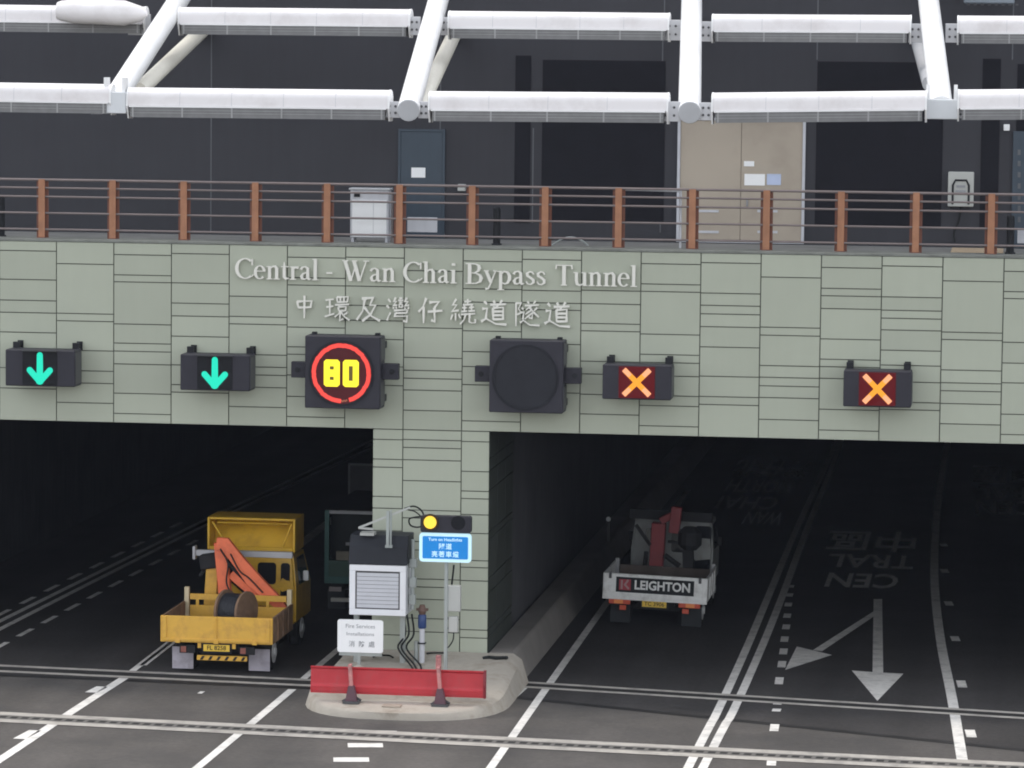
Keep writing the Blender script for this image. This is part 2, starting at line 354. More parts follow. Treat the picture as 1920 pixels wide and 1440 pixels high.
def road_text(label, rows, pm, group=None):
    e = empty('road_lettering', label, 'road marking', (0,0,0), 0, group)
    for s, u, v, wpx, hpx in rows:
        c = G(u, v); dx = (G(u+wpx/2, v)-G(u-wpx/2, v)).length; dy = (G(u, v-hpx/2)-G(u, v+hpx/2)).length
        o = text_obj('lettering', s, Matrix.Identity(4), 1.0, pm, e, ext=0.0, bold=0.018)
        xs = [q.co.x for q in o.data.vertices]; ys = [q.co.y for q in o.data.vertices]
        sx = dx/(max(xs)-min(xs)); sy = dy/(max(ys)-min(ys)); cx = (max(xs)+min(xs))/2; cy = (max(ys)+min(ys))/2
        # rotated half a turn: it is read by drivers leaving the tunnel
        o.data.transform(Matrix.Translation((c.x, c.y, .009)) @ Matrix.Diagonal((-sx, -sy, 1, 1)) @ Matrix.Translation((-cx, -cy, 0)))
    return e
road_text('white road lettering CEN TRAL and two Chinese characters beside the lane arrow', [('CEN',1617,1089,132,27),('TRAL',1632,1053,160,25),('中區',1634,1015,165,38)], paint_w)
road_text('faint white road lettering of four rows right of the white truck', [('WAN',1432,972,70,24),('CHAI',1402,943,110,24),('NORTH',1425,912,120,24),('灣仔北',1448,878,140,30)], paint_shaded)
road_text('faint white road lettering at the far right edge in the right tunnel', [('CEN',1885,952,110,26),('TRAL',1895,925,120,24),('中區',1890,890,130,34)], paint_shaded)

# ---- trench drains
def drain(name, a, b, half_gap, strip, label, teeth=False, n=0):
    e = empty(name, label, 'drain')
    a, b = Vector(a), Vector(b); d = (b-a).normalized(); nn = Vector((-d.y, d.x, 0))
    mb = MB()
    for s_ in (-1, 1):
        o_ = nn*(s_*(half_gap+strip/2)); ribbon(mb, [a+o_, b+o_], strip, .012)
    mb.build('edge_strip', drain_c, e)
    mb = MB(); ribbon(mb, [a, b], half_gap*2, .0115); mb.build('slot', dark_slot if not teeth else mat('grating_grey',(0.13,0.122,0.112),.9,var=.2), e)
    if teeth:
        L = (b-a).length; k = int(L/0.22); mb = MB()
        for i in range(k):
            q = a + d*((i+0.5)*L/k); ribbon(mb, [q-d*0.07, q+d*0.07], half_gap*0.9, .0125)
        mb.build('grating_hole', dark_slot, e)
    return e
fa, fb = G(0,1345), G(1900,1440)
dd = (fb-fa).normalized()
drain('trench_drain', fa-dd*6, fb+dd*3, 0.20, 0.32, 'pale slotted trench drain across the whole road in front of the traffic island', True)
drain('trench_drain', line_pt(G(0,1254),G(580,1281),-14), line_pt(G(0,1254),G(580,1281),-1.22), 0.22, 0.22, 'pale double strip drain behind the yellow truck, left of the island')
drain('trench_drain', G(978,1284), line_pt(G(978,1284),G(1920,1343),17.5), 0.17, 0.2, 'pale double strip drain in the right tunnel mouth, right of the island')

# ================================================================== PORTAL WALL
ZB, ZT = 5.10, 8.79
PL, PR = -0.62, 1.775                     # pier edges
portal = empty('portal_wall', 'pale green panelled tunnel portal wall with central pier', 'wall')
J = [[470,524,563,586,623,690,728],[495,588,602,657,695,718,755],[478,516,529,608,644,659,683,738,776],[476,531,569,593,631,685,722,736],
 [556,594,608,665,688,703,726,763],[483,521,535,614,651,665,704,744,782],[483,537,573,601,636,687,722,800],[508,615,671,695,710,732,770],
 [490,542,567,621,660,688,722,790,803],[487,545,568,581,645,699,736],[545,570,607,621,678,702,740,777],[495,533,547,627,665,680,705,742,761,799],
 [493,550,573,589,613,651,706,744,759],[520,614,629,686,708,724,746,787],[502,541,555,579,636,674,688,710,768,807],[499,557,582,597,619,657,685,716,754,768],
 [527,623,637,694,718,733,757,795],[509,547,560,642,681,718,777,815]]
GAP = 0.011
mb = MB()
def panel(x0, x1, z0, z1, mb, y0=-0.03, y1=0.0):
    mb.box(x0+GAP, x1-GAP, y0, y1, z0+GAP, z1-GAP, 1+random.uniform(-0.05, 0.05))
for k in range(-24, 25):
    x0, x1 = k*1.2, k*1.2+1.2
    ci = (k+7) % 18 if not (-7 <= k <= 10) else k+7
    uc = 760 + (x0+0.6)*91.5
    if -7 <= k <= 10: zs = [PY(uc, v).z for v in J[ci]]
    else:
        zs = [PY(760+((ci-7)*1.2+0.6)*91.5, v).z + 0.0 for v in J[ci]]
    zs = sorted(z for z in zs if ZB+0.08 < z < ZT-0.08)
    zz = [ZB] + zs + [ZT]
    for a, b in zip(zz, zz[1:]): panel(x0, x1, a, b, mb)
mb.build('header_cladding', clad, portal, tone=True)
mb = MB(); mb.box(-28.8, 30.0, 0.001, 0.55, ZB+0.004, ZT-0.02); mb.build('header_beam', clad_back, portal)
mb = MB()
PJ = [((PL,0.0),[824,861,876,931,953,995,1020,1060,1075,1120,1150,1190]),((0.0,1.2),[825,840,863,902,957,972,1016,1032,1086,1101,1124,1160,1185]),((1.2,PR),[828,884,921,935,965,1000,1051,1064,1089,1144,1181,1196])]
for (x0, x1), vs in PJ:
    uc = 760+(x0+x1)/2*91.5
    zz = [0.3]+sorted(z for z in (PY(uc, v).z for v in vs) if 0.7 < z < ZB-0.06)+[ZB]
    for a, b in zip(zz, zz[1:]): panel(x0, x1, a, b, mb)
# return of the cladding on the right flank of the pier
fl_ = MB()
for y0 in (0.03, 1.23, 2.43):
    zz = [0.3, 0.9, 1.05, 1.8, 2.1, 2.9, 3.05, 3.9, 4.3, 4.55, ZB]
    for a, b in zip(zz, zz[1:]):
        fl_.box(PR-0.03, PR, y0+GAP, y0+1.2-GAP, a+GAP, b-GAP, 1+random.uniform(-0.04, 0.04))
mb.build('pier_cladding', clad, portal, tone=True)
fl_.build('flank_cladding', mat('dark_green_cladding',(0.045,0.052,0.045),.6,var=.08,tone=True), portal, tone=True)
mb = MB(); mb.box(PL+0.03, PR-0.032, 0.001, 3.65, 0.0, ZB+0.002); mb.build('pier_core', clad_back, portal)
mb = MB(); mb.box(-28.8, -12.6, 0.001, 0.9, 0, ZB+0.002); mb.build('jamb', jamb_m, portal)
mb = MB(); mb.box(15.6, 30.0, 0.001, 0.9, 0, ZB+0.002); mb.build('jamb', jamb_m, portal)
mb = MB(); mb.box(-28.8, 30.0, -0.045, 0.95, ZT, ZT+0.045); mb.build('coping', coping_m, portal)

# tunnel bores
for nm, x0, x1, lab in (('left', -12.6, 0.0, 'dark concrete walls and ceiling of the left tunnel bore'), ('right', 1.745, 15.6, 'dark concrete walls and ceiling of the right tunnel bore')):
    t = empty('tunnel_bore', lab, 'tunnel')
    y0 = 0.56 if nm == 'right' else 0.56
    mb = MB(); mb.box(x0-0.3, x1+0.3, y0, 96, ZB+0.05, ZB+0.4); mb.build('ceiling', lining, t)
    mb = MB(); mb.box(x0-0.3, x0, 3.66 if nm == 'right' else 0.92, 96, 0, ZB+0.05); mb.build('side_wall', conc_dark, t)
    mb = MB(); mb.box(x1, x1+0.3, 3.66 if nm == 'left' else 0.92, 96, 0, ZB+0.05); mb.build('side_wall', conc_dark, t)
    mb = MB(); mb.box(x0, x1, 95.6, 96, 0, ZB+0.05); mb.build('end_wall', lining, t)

# walkway plinth along the right wall of the pier + island nose: one concrete body
isl = MB()
def isl_z(y):
    if y > 0: return 0.60
    t = (y+4.75)/4.75; return 0.14 + 0.46*t
rows = []
ys = [-4.80,-4.76,-4.68,-4.55,-4.35,-4.1,-3.8,-3.4,-3.0,-2.5,-2.0,-1.5,-1.0,-0.5,-0.05]
for y in ys:
    if y < -2.6:
        t = min(1, (-2.6-y)/2.2); k = (1-t**2.6)**(1/2.6)
    else: k = 1
    cx, hw = 0.62, 1.96
    xl, xr = cx-hw*k-0.05, cx+hw*k+0.05
    if y > -2.6: xl = -1.34+(y+2.6)*0.05
    zt = isl_z(y); ins = min(0.16, (xr-xl)*0.2)
    inr = ins + 0.16*max(0, min(1, (y+4.0)/3))
    rr = [(xl, y, 0.0), (xl+ins*0.4, y, zt*0.75), (xl+ins, y, zt)]
    for q in range(1, 8):
        rr.append((xl+ins+(xr-inr-xl-ins)*q/8, y, zt+random.uniform(-.008, .008)))
    rr += [(xr-inr, y, zt), (xr-inr*0.45, y, zt*0.80), (xr, y, 0.0)]
    rows.append(rr)
n = len(rows[0]); vs = [p for r in rows for p in r]; fs = []
for i in range(len(rows)-1):
    for j in range(n-1): fs.append((i*n+j, i*n+j+1, (i+1)*n+j+1, (i+1)*n+j))
fs.append(tuple(range(n))); fs.append(tuple((len(rows)-1)*n+j for j in range(n)))
isl.raw(vs, fs)
island = empty('traffic_island', 'pale stained concrete traffic island at the foot of the central pier', 'traffic island', (0.6,-2.4,0))
o = isl.build('nose', concrete, island, smooth=True); o.location = (-0.6, 2.4, 0)
wk = MB()
prof = [(1.80,0.0),(1.80,0.60),(2.27,0.60),(2.33,0.56),(2.52,0.0)]
wk.prism([(x, -0.046, z) for x, z in prof], (0, 95, 0))
o = wk.build('walkway_kerb', walk_c, island, bevel=0.02); o.location = (-0.6, 2.4, 0)
wk = MB(); wk.box(-1.0, 0.0-0.02, 3.7, 95, 0, 0.25); wk.box(-1.22, PL+0.02, -0.046, 3.69, 0, 0.5)
o = wk.build('walkway_kerb', walk_c, island, bevel=0.02); o.location = (-0.6, 2.4, 0)

# ================================================================== DECK, BUILDING
YW = 3.45
dk = MB(); dk.face([(-28.8,0.95,ZT+0.02),(30,0.95,ZT+0.02),(30,YW,ZT+0.02),(-28.8,YW,ZT+0.02)])
struct('deck', dk, deck_m)
bld = empty('service_building', 'dark grey windowless service building standing behind the railing above the portal', 'building', (0,YW,ZT))
def bpart(mb, name, m, **k):
    o = mb.build(name, m, bld, **k); o.location = (0,-YW,-ZT); return o
mb = MB(); mb.box(-28.8, 30.0, YW+0.001, YW+8, ZT-0.3, 18.5); bpart(mb, 'wall', wall_m)
def WX(u, v): return PY(u, v, YW)
ops = [(1018,112,1244,418),(1533,115,1764,425),(1908,120,2060,430)]
for u0,v0,u1,v1 in ops:
    a, b = WX(u0,v0), WX(u1,v1); mb = MB()
    mb.box(a.x, b.x, YW-0.012, YW+0.0005, b.z, a.z)
    k = int((a.z-b.z)/0.12)
    for i in range(k): mb.box(a.x+.02, b.x-.02, YW-0.017, YW-0.013, b.z+0.03+i*0.12, b.z+0.07+i*0.12)
    bpart(mb, 'louvre_panel', louv_m)
for u0,v0,u1,v1 in [(967,104,993,418),(1843,110,1870,430)]:
    a, b = WX(u0,v0), WX(u1,v1); mb = MB(); mb.box(a.x, b.x, YW-0.012, YW+0.0005, b.z, a.z)
    bpart(mb, 'slot_window', louv_m)
mb = MB()
for u, v0, v1 in ((397,-60,436),(828,-60,265),(1247,-60,60),(1535,-60,112),(1902,-60,112),(1000,240,418),(1243,60,436)):
    a, b = WX(u,v0), WX(u,v1); mb = MB(); mb.box(a.x-.012, a.x+.012, YW-0.006, YW+0.0005, b.z, a.z); bpart(mb, 'joint_strip', wall_j)
# blue door with notice
a, b = WX(752,246), WX(829,444); mb = MB(); mb.box(a.x, b.x, YW-0.04, YW+0.0005, ZT+0.03, a.z); d1 = bpart(mb, 'door', bluedoor, bevel=0.008); d1['label'] = 'slate blue single door'
mb = MB(); mb.box(a.x-.05, a.x, YW-0.05, YW, ZT+0.03, a.z+.05); mb.box(b.x, b.x+.05, YW-0.05, YW, ZT+0.03, a.z+.05); mb.box(a.x, b.x, YW-0.05, YW, a.z, a.z+.05); mb.build('door_frame', bluedoor, d1)
a, b = WX(772,314), WX(798,333); mb = MB(); mb.box(a.x, b.x, YW-0.052, YW-0.041, b.z, a.z); mb.build('notice', panel_w, d1)
a, b = WX(1900,246), WX(1990,440); mb = MB(); mb.box(a.x, b.x, YW-0.055, YW-0.031, ZT+0.03, a.z)
d2 = bpart(mb, 'door', bluedoor, bevel=0.006); d2['label'] = 'slate blue door at the right edge'
mb = MB()
for i in range(7):
    q = WX(1911, 285+i*21); mb.box(q.x-.03, q.x+.03, YW-0.066, YW-0.056, q.z-.06, q.z+.05)
mb.build('door_vent', wall_j, d2)
# steel double door
a, b = WX(1277,225), WX(1502,452); zt = a.z; zb = ZT+0.04; xm = (a.x+b.x)/2
d3 = empty('double_door', None, None); d3.parent = bld; d3['label'] = 'beige steel double door'
for x0, x1 in ((a.x, xm-.004), (xm+.004, b.x)):
    mb = MB(); mb.box(x0, x1, YW-0.05, YW+0.0005, zb+.06, zt); lf = mb.build('leaf', steeldoor, d3, bevel=0.006); lf.location = (0,-YW,-ZT)
mb = MB(); mb.box(a.x-.06, a.x-.002, YW-0.08, YW, zb, zt+.06); mb.box(b.x+.002, b.x+.06, YW-0.08, YW, zb, zt+.06); mb.box(a.x, b.x, YW-0.08, YW, zt+.003, zt+.06); mb.box(a.x, b.x, YW-0.08, YW, zb, zb+.055)
o = mb.build('door_frame', cab_slat, d3); o.location = (0,-YW,-ZT)
for u0,v0,u1,v1,m_ in ((1395,302,1414,312,panel_w),(1396,326,1434,348,panel_w),(1438,326,1464,347,mat('notice_pale_blue',(0.45,0.52,0.70),0.5))):
    p_, q_ = PY(u0,v0,YW-.05), PY(u1,v1,YW-.05); mb = MB(); mb.box(p_.x, q_.x, YW-0.06, YW-0.051, q_.z, p_.z); o = mb.build('notice', m_, d3); o.location = (0,-YW,-ZT)
mb = MB()
for u0, v in ((1310,396),(1310,435),(1420,396),(1420,435)):
    for dv in (0,):
        p_ = PY(u0,v,YW-.05); mb = MB(); mb.box(p_.x, p_.x+.42, YW-0.062, YW-0.051, p_.z-.02, p_.z+.03); o = mb.build('vent_louvre', cab_w, d3); o.location = (0,-YW,-ZT)
p_ = PY(1401,378,YW-.05); mb = MB(); mb.box(p_.x-.02, p_.x+.02, YW-.1, YW-.051, p_.z-.1, p_.z+.06); o = mb.build('handle', t_grey, d3, bevel=.006); o.location = (0,-YW,-ZT)

# things fixed to the building or standing on the deck
def wbox(name, u0,v0,u1,v1, m_, label, cat, dep=0.12, y=YW, bevel=0.01):
    a, b = PY(u0,v0,y), PY(u1,v1,y); mb = MB(); mb.box(a.x, b.x, y-dep, y, b.z, a.z)
    o = mb.build(name, m_, bevel=bevel); tag(o, label, cat); return o, a, b
# emergency telephone box
a, b = PY(1778,322,YW-.15), PY(1825,388,YW-.15)
ph = empty('telephone_box', 'grey wall telephone box with an arched dark rim right of the steel door', 'telephone box', ((a.x+b.x)/2, YW, b.z))
cx = (a.x+b.x)/2; hz = a.z-b.z; hw = (b.x-a.x)/2
mb = MB(); mb.box(-hw, hw, -0.15, -0.001, 0, hz); mb.build('housing', jbox, ph, bevel=0.015)
mb = MB(); mb.tube([(-hw*.62,-.155,.05),(-hw*.62,-.155,hz*.62),(-hw*.42,-.155,hz*.76),(hw*.42,-.155,hz*.76),(hw*.62,-.155,hz*.62),(hw*.62,-.155,.05)], 0.022, 8); mb.build('rim', black_m, ph)
mb = MB(); mb.box(-hw*.4, hw*.4, -.165, -.151, hz*.42, hz*.48); mb.box(-hw*.35, hw*.35, -.165, -.151, hz*.55, hz*.62); mb.build('label_plate', ink, ph)
mb = MB(); mb.tube(smooth_path([(0,-.08,0),(-.03,-.05,-.3),(-.12,-.05,-.55),(-.1,-.05,-.75)],5), 0.014, 6); mb.build('cable', cable_m, ph)
# white utility cabinet
yc = 1.3; a, b = PY(657,356,yc), PY(728,444,yc); zb = ZT+.02
uc = empty('utility_cabinet', 'white metal utility cabinet behind the railing near the slate blue door', 'cabinet', ((a.x+b.x)/2, yc, zb))
hw = (b.x-a.x)/2; hz = a.z-zb
mb = MB(); mb.box(-hw, hw, 0, .35, .10, hz); mb.build('body', cab_w, uc, bevel=.012)
mb = MB(); mb.box(-hw+.04, .08, -.012, -.001, .12, hz-.2); mb.box(.09, hw-.04, -.012, -.001, .12, hz-.2); mb.build('door', panel_w, uc)
mb = MB(); mb.box(-hw-.03, hw+.03, -.03, .38, hz+.001, hz+.04); mb.build('roof', greysteel, uc, bevel=.008)
mb = MB(); mb.box(-hw+.08, -hw+.2, -.02, -.002, hz-.14, hz-.06); mb.build('handle', black_m, uc)
mb = MB(); mb.box(-hw+.02, -hw+.07, .02, .32, 0, .099); mb.box(hw-.07, hw-.02, .02, .32, 0, .099); mb.build('plinth', cab_slat, uc)
mb = MB(); mb.tube([(hw+.06,.1,0),(hw+.06,.1,hz-.05),(hw,.1,hz-.05)], .018, 6); mb.build('conduit', wire, uc)
wbox('notice_board', 764,407,820,436, cab_w, 'blank pale grey board fixed low behind the railing right of the white cabinet', 'board', .03, 1.6)
cc = wbox('wall_camera', 860,345,874,358, jbox, 'small grey box camera on the dark wall above the railing', 'camera', .16)[0]
wbox('wall_lamp', 1882,233,1893,245, panel_w, 'small square white lamp high on the dark wall at the right edge', 'lamp', .1)
wbox('meter_box', 1908,428,1932,456, cab_w, 'pale box at the right edge behind the railing', 'box', .2, 1.5)
for u0,u1,v0,v1,lab in ((925,938,388,463,'black bollard post behind the railing left of the dark louvre'),(1888,1901,404,480,'black bollard post behind the railing at the right edge'),(-4,9,368,447,'black bollard post behind the railing at the left edge')):
    yy = 0.75; a, b = PY(u0,v0,yy), PY(u1,v1,yy)
    e = empty('bollard', lab, 'bollard', ((a.x+b.x)/2, yy, ZT+.045), 0, 'black bollards behind the railing')
    r = (b.x-a.x)/2; h = a.z-ZT-.045
    mb = MB(); mb.tube([(0,0,0),(0,0,h-.03),(0,0,h)], [r,r,r*.7], 12); mb.build('post', black_m, e)
    mb = MB(); mb.tube([(0,0,0),(0,0,.03)], r*1.4, 12); mb.build('base_plate', black_m, e)
hz_ = MB(); A = PY(1035,466,1.1); hz_.tube(smooth_path([(A.x-.0,1.1,ZT+.04),(A.x+.2,1.1,ZT+.17),(A.x+.4,1.1,ZT+.21),(A.x+.6,1.1,ZT+.15),(A.x+.75,1.1,ZT+.04)],5), .02, 6)
tag(hz_.build('hose', pole_m), 'pale hose looping up from the deck behind the railing', 'hose')
bd = MB(); A, B = G(1782,474,ZT+.05), G(1880,481,ZT+.05); bd.box(A.x, B.x, 1.0, 2.6, ZT+.022, ZT+.06)
tag(bd.build('timber_board', board_m, bevel=.006), 'beige timber board lying on the deck at the right edge', 'board')
# flood light on the wall (upper right)
fa_ = PY(1808,-30,YW-1.0); fb_ = PY(1902,10,YW-1.0)
fl = empty('floodlight', 'grey finned floodlight hanging at the top right of the picture', 'floodlight', ((fa_.x+fb_.x)/2, YW-1.0, fb_.z))
hw = (fb_.x-fa_.x)/2
mb = MB(); mb.box(-hw, hw, -.25, .25, .03, .42); mb.build('housing', mat('floodlight_grey',(0.17,0.20,0.235),0.5), fl, bevel=.02)
mb = MB()
for i in range(8): mb.box(-hw+.06+i*.14, -hw+.12+i*.14, -.2, .2, 0.0, .029)
mb.build('fin', bolt_m, fl)
mb = MB(); mb.bar((0,.25,.25),(0,1.0,.25),.08,.08); mb.build('bracket', bolt_m, fl)

# ================================================================== RAILING
YR = 0.55
pu = [88,222,353,486,619,752,889,1026,1164,1300,1438,1576,1716,1857]
px = [G(u, 446+ (u-88)*0.0196, ZT+.02).x for u in pu]
st = (px[-1]-px[0])/13
xs = [px[0]-st*k for k in range(14,0,-1)] + [px[0]+st*i for i in range(14)] + [px[-1]+st*k for k in range(1,13)]
rl = empty('railing', 'brown steel post railing with thin metal rails along the top of the portal wall', 'railing', (0,YR,ZT+.045))
HP = 1.20
for x in xs:
    mb = MB(); mb.box(x-.068, x+.068, -.05, -.038, 0, HP); mb.box(x-.012, x+.012, -.0375, .03, 0, HP-.02)
    p = mb.build('post', rust, rl)
    mb = MB(); mb.box(x-.125, x+.125, .031, .043, 0, HP-.03); mb.build('rear_flange', rust_d, p)
    mb = MB(); mb.box(x-.09, x+.09, -.09, .08, 0, .015); mb.build('base_plate', rust_d, p)
for i, fz in enumerate((1.0, .86, .71, .43, .15)):
    mb = MB(); mb.tube([(xs[0]-.3, .0, HP*fz-.01), (xs[-1]+.3, .0, HP*fz-.01)], .021 if i else .026, 8); mb.build('rail', wire, rl)
# pale pipe frame by the steel door
A, B = PY(1163,355,YR+.12), PY(1277,360,YR+.12)
mb = MB(); mb.tube([(A.x, YR+.12, A.z), (B.x, YR+.12, A.z-.02), (B.x, YR+.12, ZT+.05)], .025, 8)
tag(mb.build('pipe_frame', cab_w), 'pale bent pipe behind the railing left of the steel double door', 'pipe')

# ================================================================== CANOPY
canopy = empty('portal_canopy', 'white tubular steel canopy with grey grilled louvre tubes above the portal', 'canopy', (3.5,YW,14.5))
def cpart(mb, name, m_, parent=None, **k):
    o = mb.build(name, m_, parent or canopy, **k)
    if parent is None: o.location = (-3.5, -YW, -14.5)
    return o
Y0, KU, KL = -8.0, 0.262, 0.135
Z0 = 11.70
ribs = [((212,190),(335,0),(268,163),(440,0)), ((766,206),(822,0),(790,195),(882,0)), ((1293,210),(1297,0),(1293,200),(1298,0)), ((1765,200),(1741,0),(1742,150),(1700,0))]
nodes = []
for i, (a, b, c, d) in enumerate(ribs):
    A = PS(*a, Y0, Z0, KU); B = PS(*b, Y0, Z0, KU); dr = (B-A).normalized()
    nodes.append((A, dr))
    t = (YW - A.y)/dr.y
    mb = MB(); r = 0.205
    mb.tube([A-dr*0.02, A+dr*t], r, 20); rib = cpart(mb, 'rib', white_m, smooth=True)
    C_ = PS(*c, Y0, Z0-0.12, KL); D_ = PS(*d, Y0, Z0-0.12, KL); d2_ = (D_-C_).normalized()
    if i == 2: d2_ = Vector((dr.x, dr.y, dr.y*KL)).normalized(); C_ = A+dr*1.4
    s0 = C_ - d2_*(0.5 if i != 2 else 0)
    t2 = (YW - s0.y)/d2_.y
    mb = MB(); mb.tube([s0, s0+d2_*t2], 0.15, 16); mb.build('lower_chord', cream if i < 3 else greysteel, rib, smooth=True)
    if i < 2:
        mb = MB(); mb.tube([D_-d2_*.5, D_-d2_*.15, D_+d2_*.5, D_+d2_*.8], [.16,.28,.28,.16], 16); mb.build('chord_node', cream, rib, smooth=True)
    if i in (1, 2):
        mb = MB(); mb.tube([A-dr*0.05, A-dr*0.022], r*0.98, 20); mb.build('end_cap', greysteel, rib, bevel=.008)
    else:
        u0,v0,u1,v1 = ((190,172,236,213),(1733,186,1797,224))[0 if i == 0 else 1]
        yb = A.y-0.25; a_, b_ = PY(u0,v0,yb), PY(u1,v1,yb); mb = MB(); mb.box(a_.x, b_.x, yb, yb+.45, b_.z, a_.z)
        mb.build('node_box', mat('node_grey',(0.60,0.62,0.64),0.5,var=.04), rib, bevel=.012)
        mb = MB()
        for xx in (a_.x+.06, b_.x-.06): mb.box(xx-.03, xx+.03, yb+.06, yb+.3, a_.z+.001, a_.z+.26)
        mb.build('stiffener', white_m, rib)
def louvre(u0, u1, vt0, vt1, y_, kind='n'):
    # D shaped white tube cover on a grey slatted tray
    a, b = PY(u0, vt0, y_), PY(u1, vt1, y_)
    H = 0.50; a = Vector(a); b = Vector(b)
    d = (b-a); L = d.length; d.normalize()
    up = Vector((0,0,1)); bk = Vector((0,1,0))
    def prof(pts, m_, name, parent, ins=0.0, smooth=False):
        mb = MB(); P0 = [a + d*ins + bk*q + up*z for q, z in pts]; mb.prism(P0, d*(L-2*ins)); return mb, name, m_, parent, smooth
    top = []
    for k in range(13):
        t = math.pi*k/12; top.append((0.22-0.22*math.cos(t), -0.17+0.17*math.sin(t)))
    cov = [(0.0,-0.33)] + top + [(0.44,-0.33)]
    mb = MB(); mb.prism([a + bk*q + up*z for q, z in cov], d*L); root = cpart(mb, 'louvre_tube', white_tube, smooth=True)
    mb = MB(); mb.prism([a + d*.02 + bk*q + up*z for q, z in ((-.03,-.332),(-.03,-.352),(.46,-.352),(.46,-.332))], d*(L-.04)); mb.build('lip', white_m, root)
    mb = MB(); mb.prism([a + d*.05 + bk*q + up*z for q, z in ((-.015,-.353),(-.015,-.535),(.40,-.535),(.44,-.353))], d*(L-.1)); tr = mb.build('grille', grille_m, root)
    k = max(2, int(round(L/0.95))); mb = MB()
    for i in range(k+1):
        q = a + d*(.08 + (L-.2)*i/k); mb.prism([q+bk*x+up*z for x,z in ((-.026,-.354),(-.026,-.53),(-.0155,-.53),(-.0155,-.354))], d*.03)
    for zz in (-.40,-.45): mb.prism([a+d*.06+bk*x+up*z for x,z in ((-.022,zz),(-.022,zz-.008),(-.0155,zz-.008),(-.0155,zz))], d*(L-.12))
    mb.build('slat', mat('slat_grey',(0.30,0.30,0.30),0.6), tr)
    # joints of the cover
    for i in range(1, k):
        q = a + d*(L*i/k); mb = MB(); mb.prism([q+bk*x+up*(z+.003) for x, z in [(-.003,-0.32)]+top[:10]], d*.007)
        mb.build('seam', greysteel, root)
    for q in (a - d*.03, b + d*.001):
        mb = MB(); mb.prism([q+bk*x+up*z for x, z in [(-.02,-.34)]+[(x*1.02-.006, z+.006) for x, z in top]+[(.46,-.34),(.40,-.56),(.10,-.56)]], d*.028); mb.build('end_plate', white_m, root)
    return root
YL = -8.0
yu = PS(820,40,Y0,Z0,KU).y
for u0,u1,v0,v1 in ((-330,205,150,158),(240,727,164,169),(806,1250,171,174),(1337,1735,174,170),(1799,2250,168,165)): louvre(u0,u1,v0,v1,YL+.0)
for u0,u1,v0,v1 in ((-330,268,4,12),(336,766,13,17),(842,1252,20,24),(1337,1706,26,28),(1798,2250,29,31)): louvre(u0,u1,v0,v1,yu)
# thick spindle tube lying in front of the upper left louvre
A, B = PY(108,20,yu-.35), PY(276,26,yu-.35)
mb = MB(); dv = (B-A); mb.tube([A, A+dv*.04, A+dv*.2, A+dv*.75, A+dv*.93, B], [.17,.20,.24,.25,.15,.05], 16); cpart(mb, 'spindle_brace', white_tube, smooth=True)
# bolted brackets
def bracket(u0, u1, v0, v1, y_):
    a, b = PY(u0,v0,y_), PY(u1,v1,y_)
    mb = MB(); mb.box(a.x, b.x, y_, y_+.04, b.z, a.z); br = cpart(mb, 'bracket', mat('bracket_grey',(0.52,0.52,0.54),0.5,var=.05), bevel=.006)
    mb = MB(); w_ = b.x-a.x; h_ = a.z-b.z
    for fx in (.3,.7):
        for fz in (.3,.7):
            c = Vector((a.x+w_*fx, y_, b.z+h_*fz)); mb.tube([c+Vector((0,-.014,0)), c], .024, 8)
    mb.build('bolt', bolt_m, br)
for args in ((722,750,190,221),(784,805,190,222),(1238,1275,190,228),(1311,1336,192,226)): bracket(*args, YL+.12)
for args in ((240,282,26,66),(766,788,31,66),(826,846,32,66),(1246,1276,37,76),(1311,1336,40,78),(1703,1730,44,80),(1773,1799,44,80)): bracket(*args, yu+.12)
for args in ((170,192,195,214),(1797,1812,196,222),(236,252,190,213)): bracket(*args, YL+.12)

# ================================================================== LETTERING
def stroke(pts, wd, n_sub=0):
    P = [Vector((p[0], p[1])) for p in pts]; k = len(P)
    W = wd if isinstance(wd, (list, tuple)) else [wd]*k
    L, R = [], []
    for i in range(k):
        if i == 0: d = P[1]-P[0]
        elif i == k-1: d = P[-1]-P[-2]
        else: d = (P[i]-P[i-1]).normalized() + (P[i+1]-P[i]).normalized()
        if d.length < 1e-6: d = P[i]-P[i-1]
        d.normalize(); nn = Vector((-d.y, d.x))
        if 0 < i < k-1:
            c = max(0.45, nn.dot(Vector((-(P[i]-P[i-1]).normalized().y, (P[i]-P[i-1]).normalized().x))))
        else: c = 1
        L.append(P[i]+nn*W[i]/2/c); R.append(P[i]-nn*W[i]/2/c)
    return L, R
def arc(cx, cy, rx, ry, a0, a1, thin=.05, thick=.125, n=18):
    pts, ws = [], []
    for i in range(n+1):
        a = math.radians(a0+(a1-a0)*i/n); pts.append((cx+rx*math.cos(a), cy+ry*math.sin(a))); ws.append(thin+(thick-thin)*abs(math.cos(a))**1.3)
    return (pts, ws)
TH, TN = .125, .05
def seg(x0,y0,x1,y1,w_=TH): return ([(x0,y0),(x1,y1)], w_)
def ser(x0, x1, y): return ([(x0,y),(x1,y)], .045)
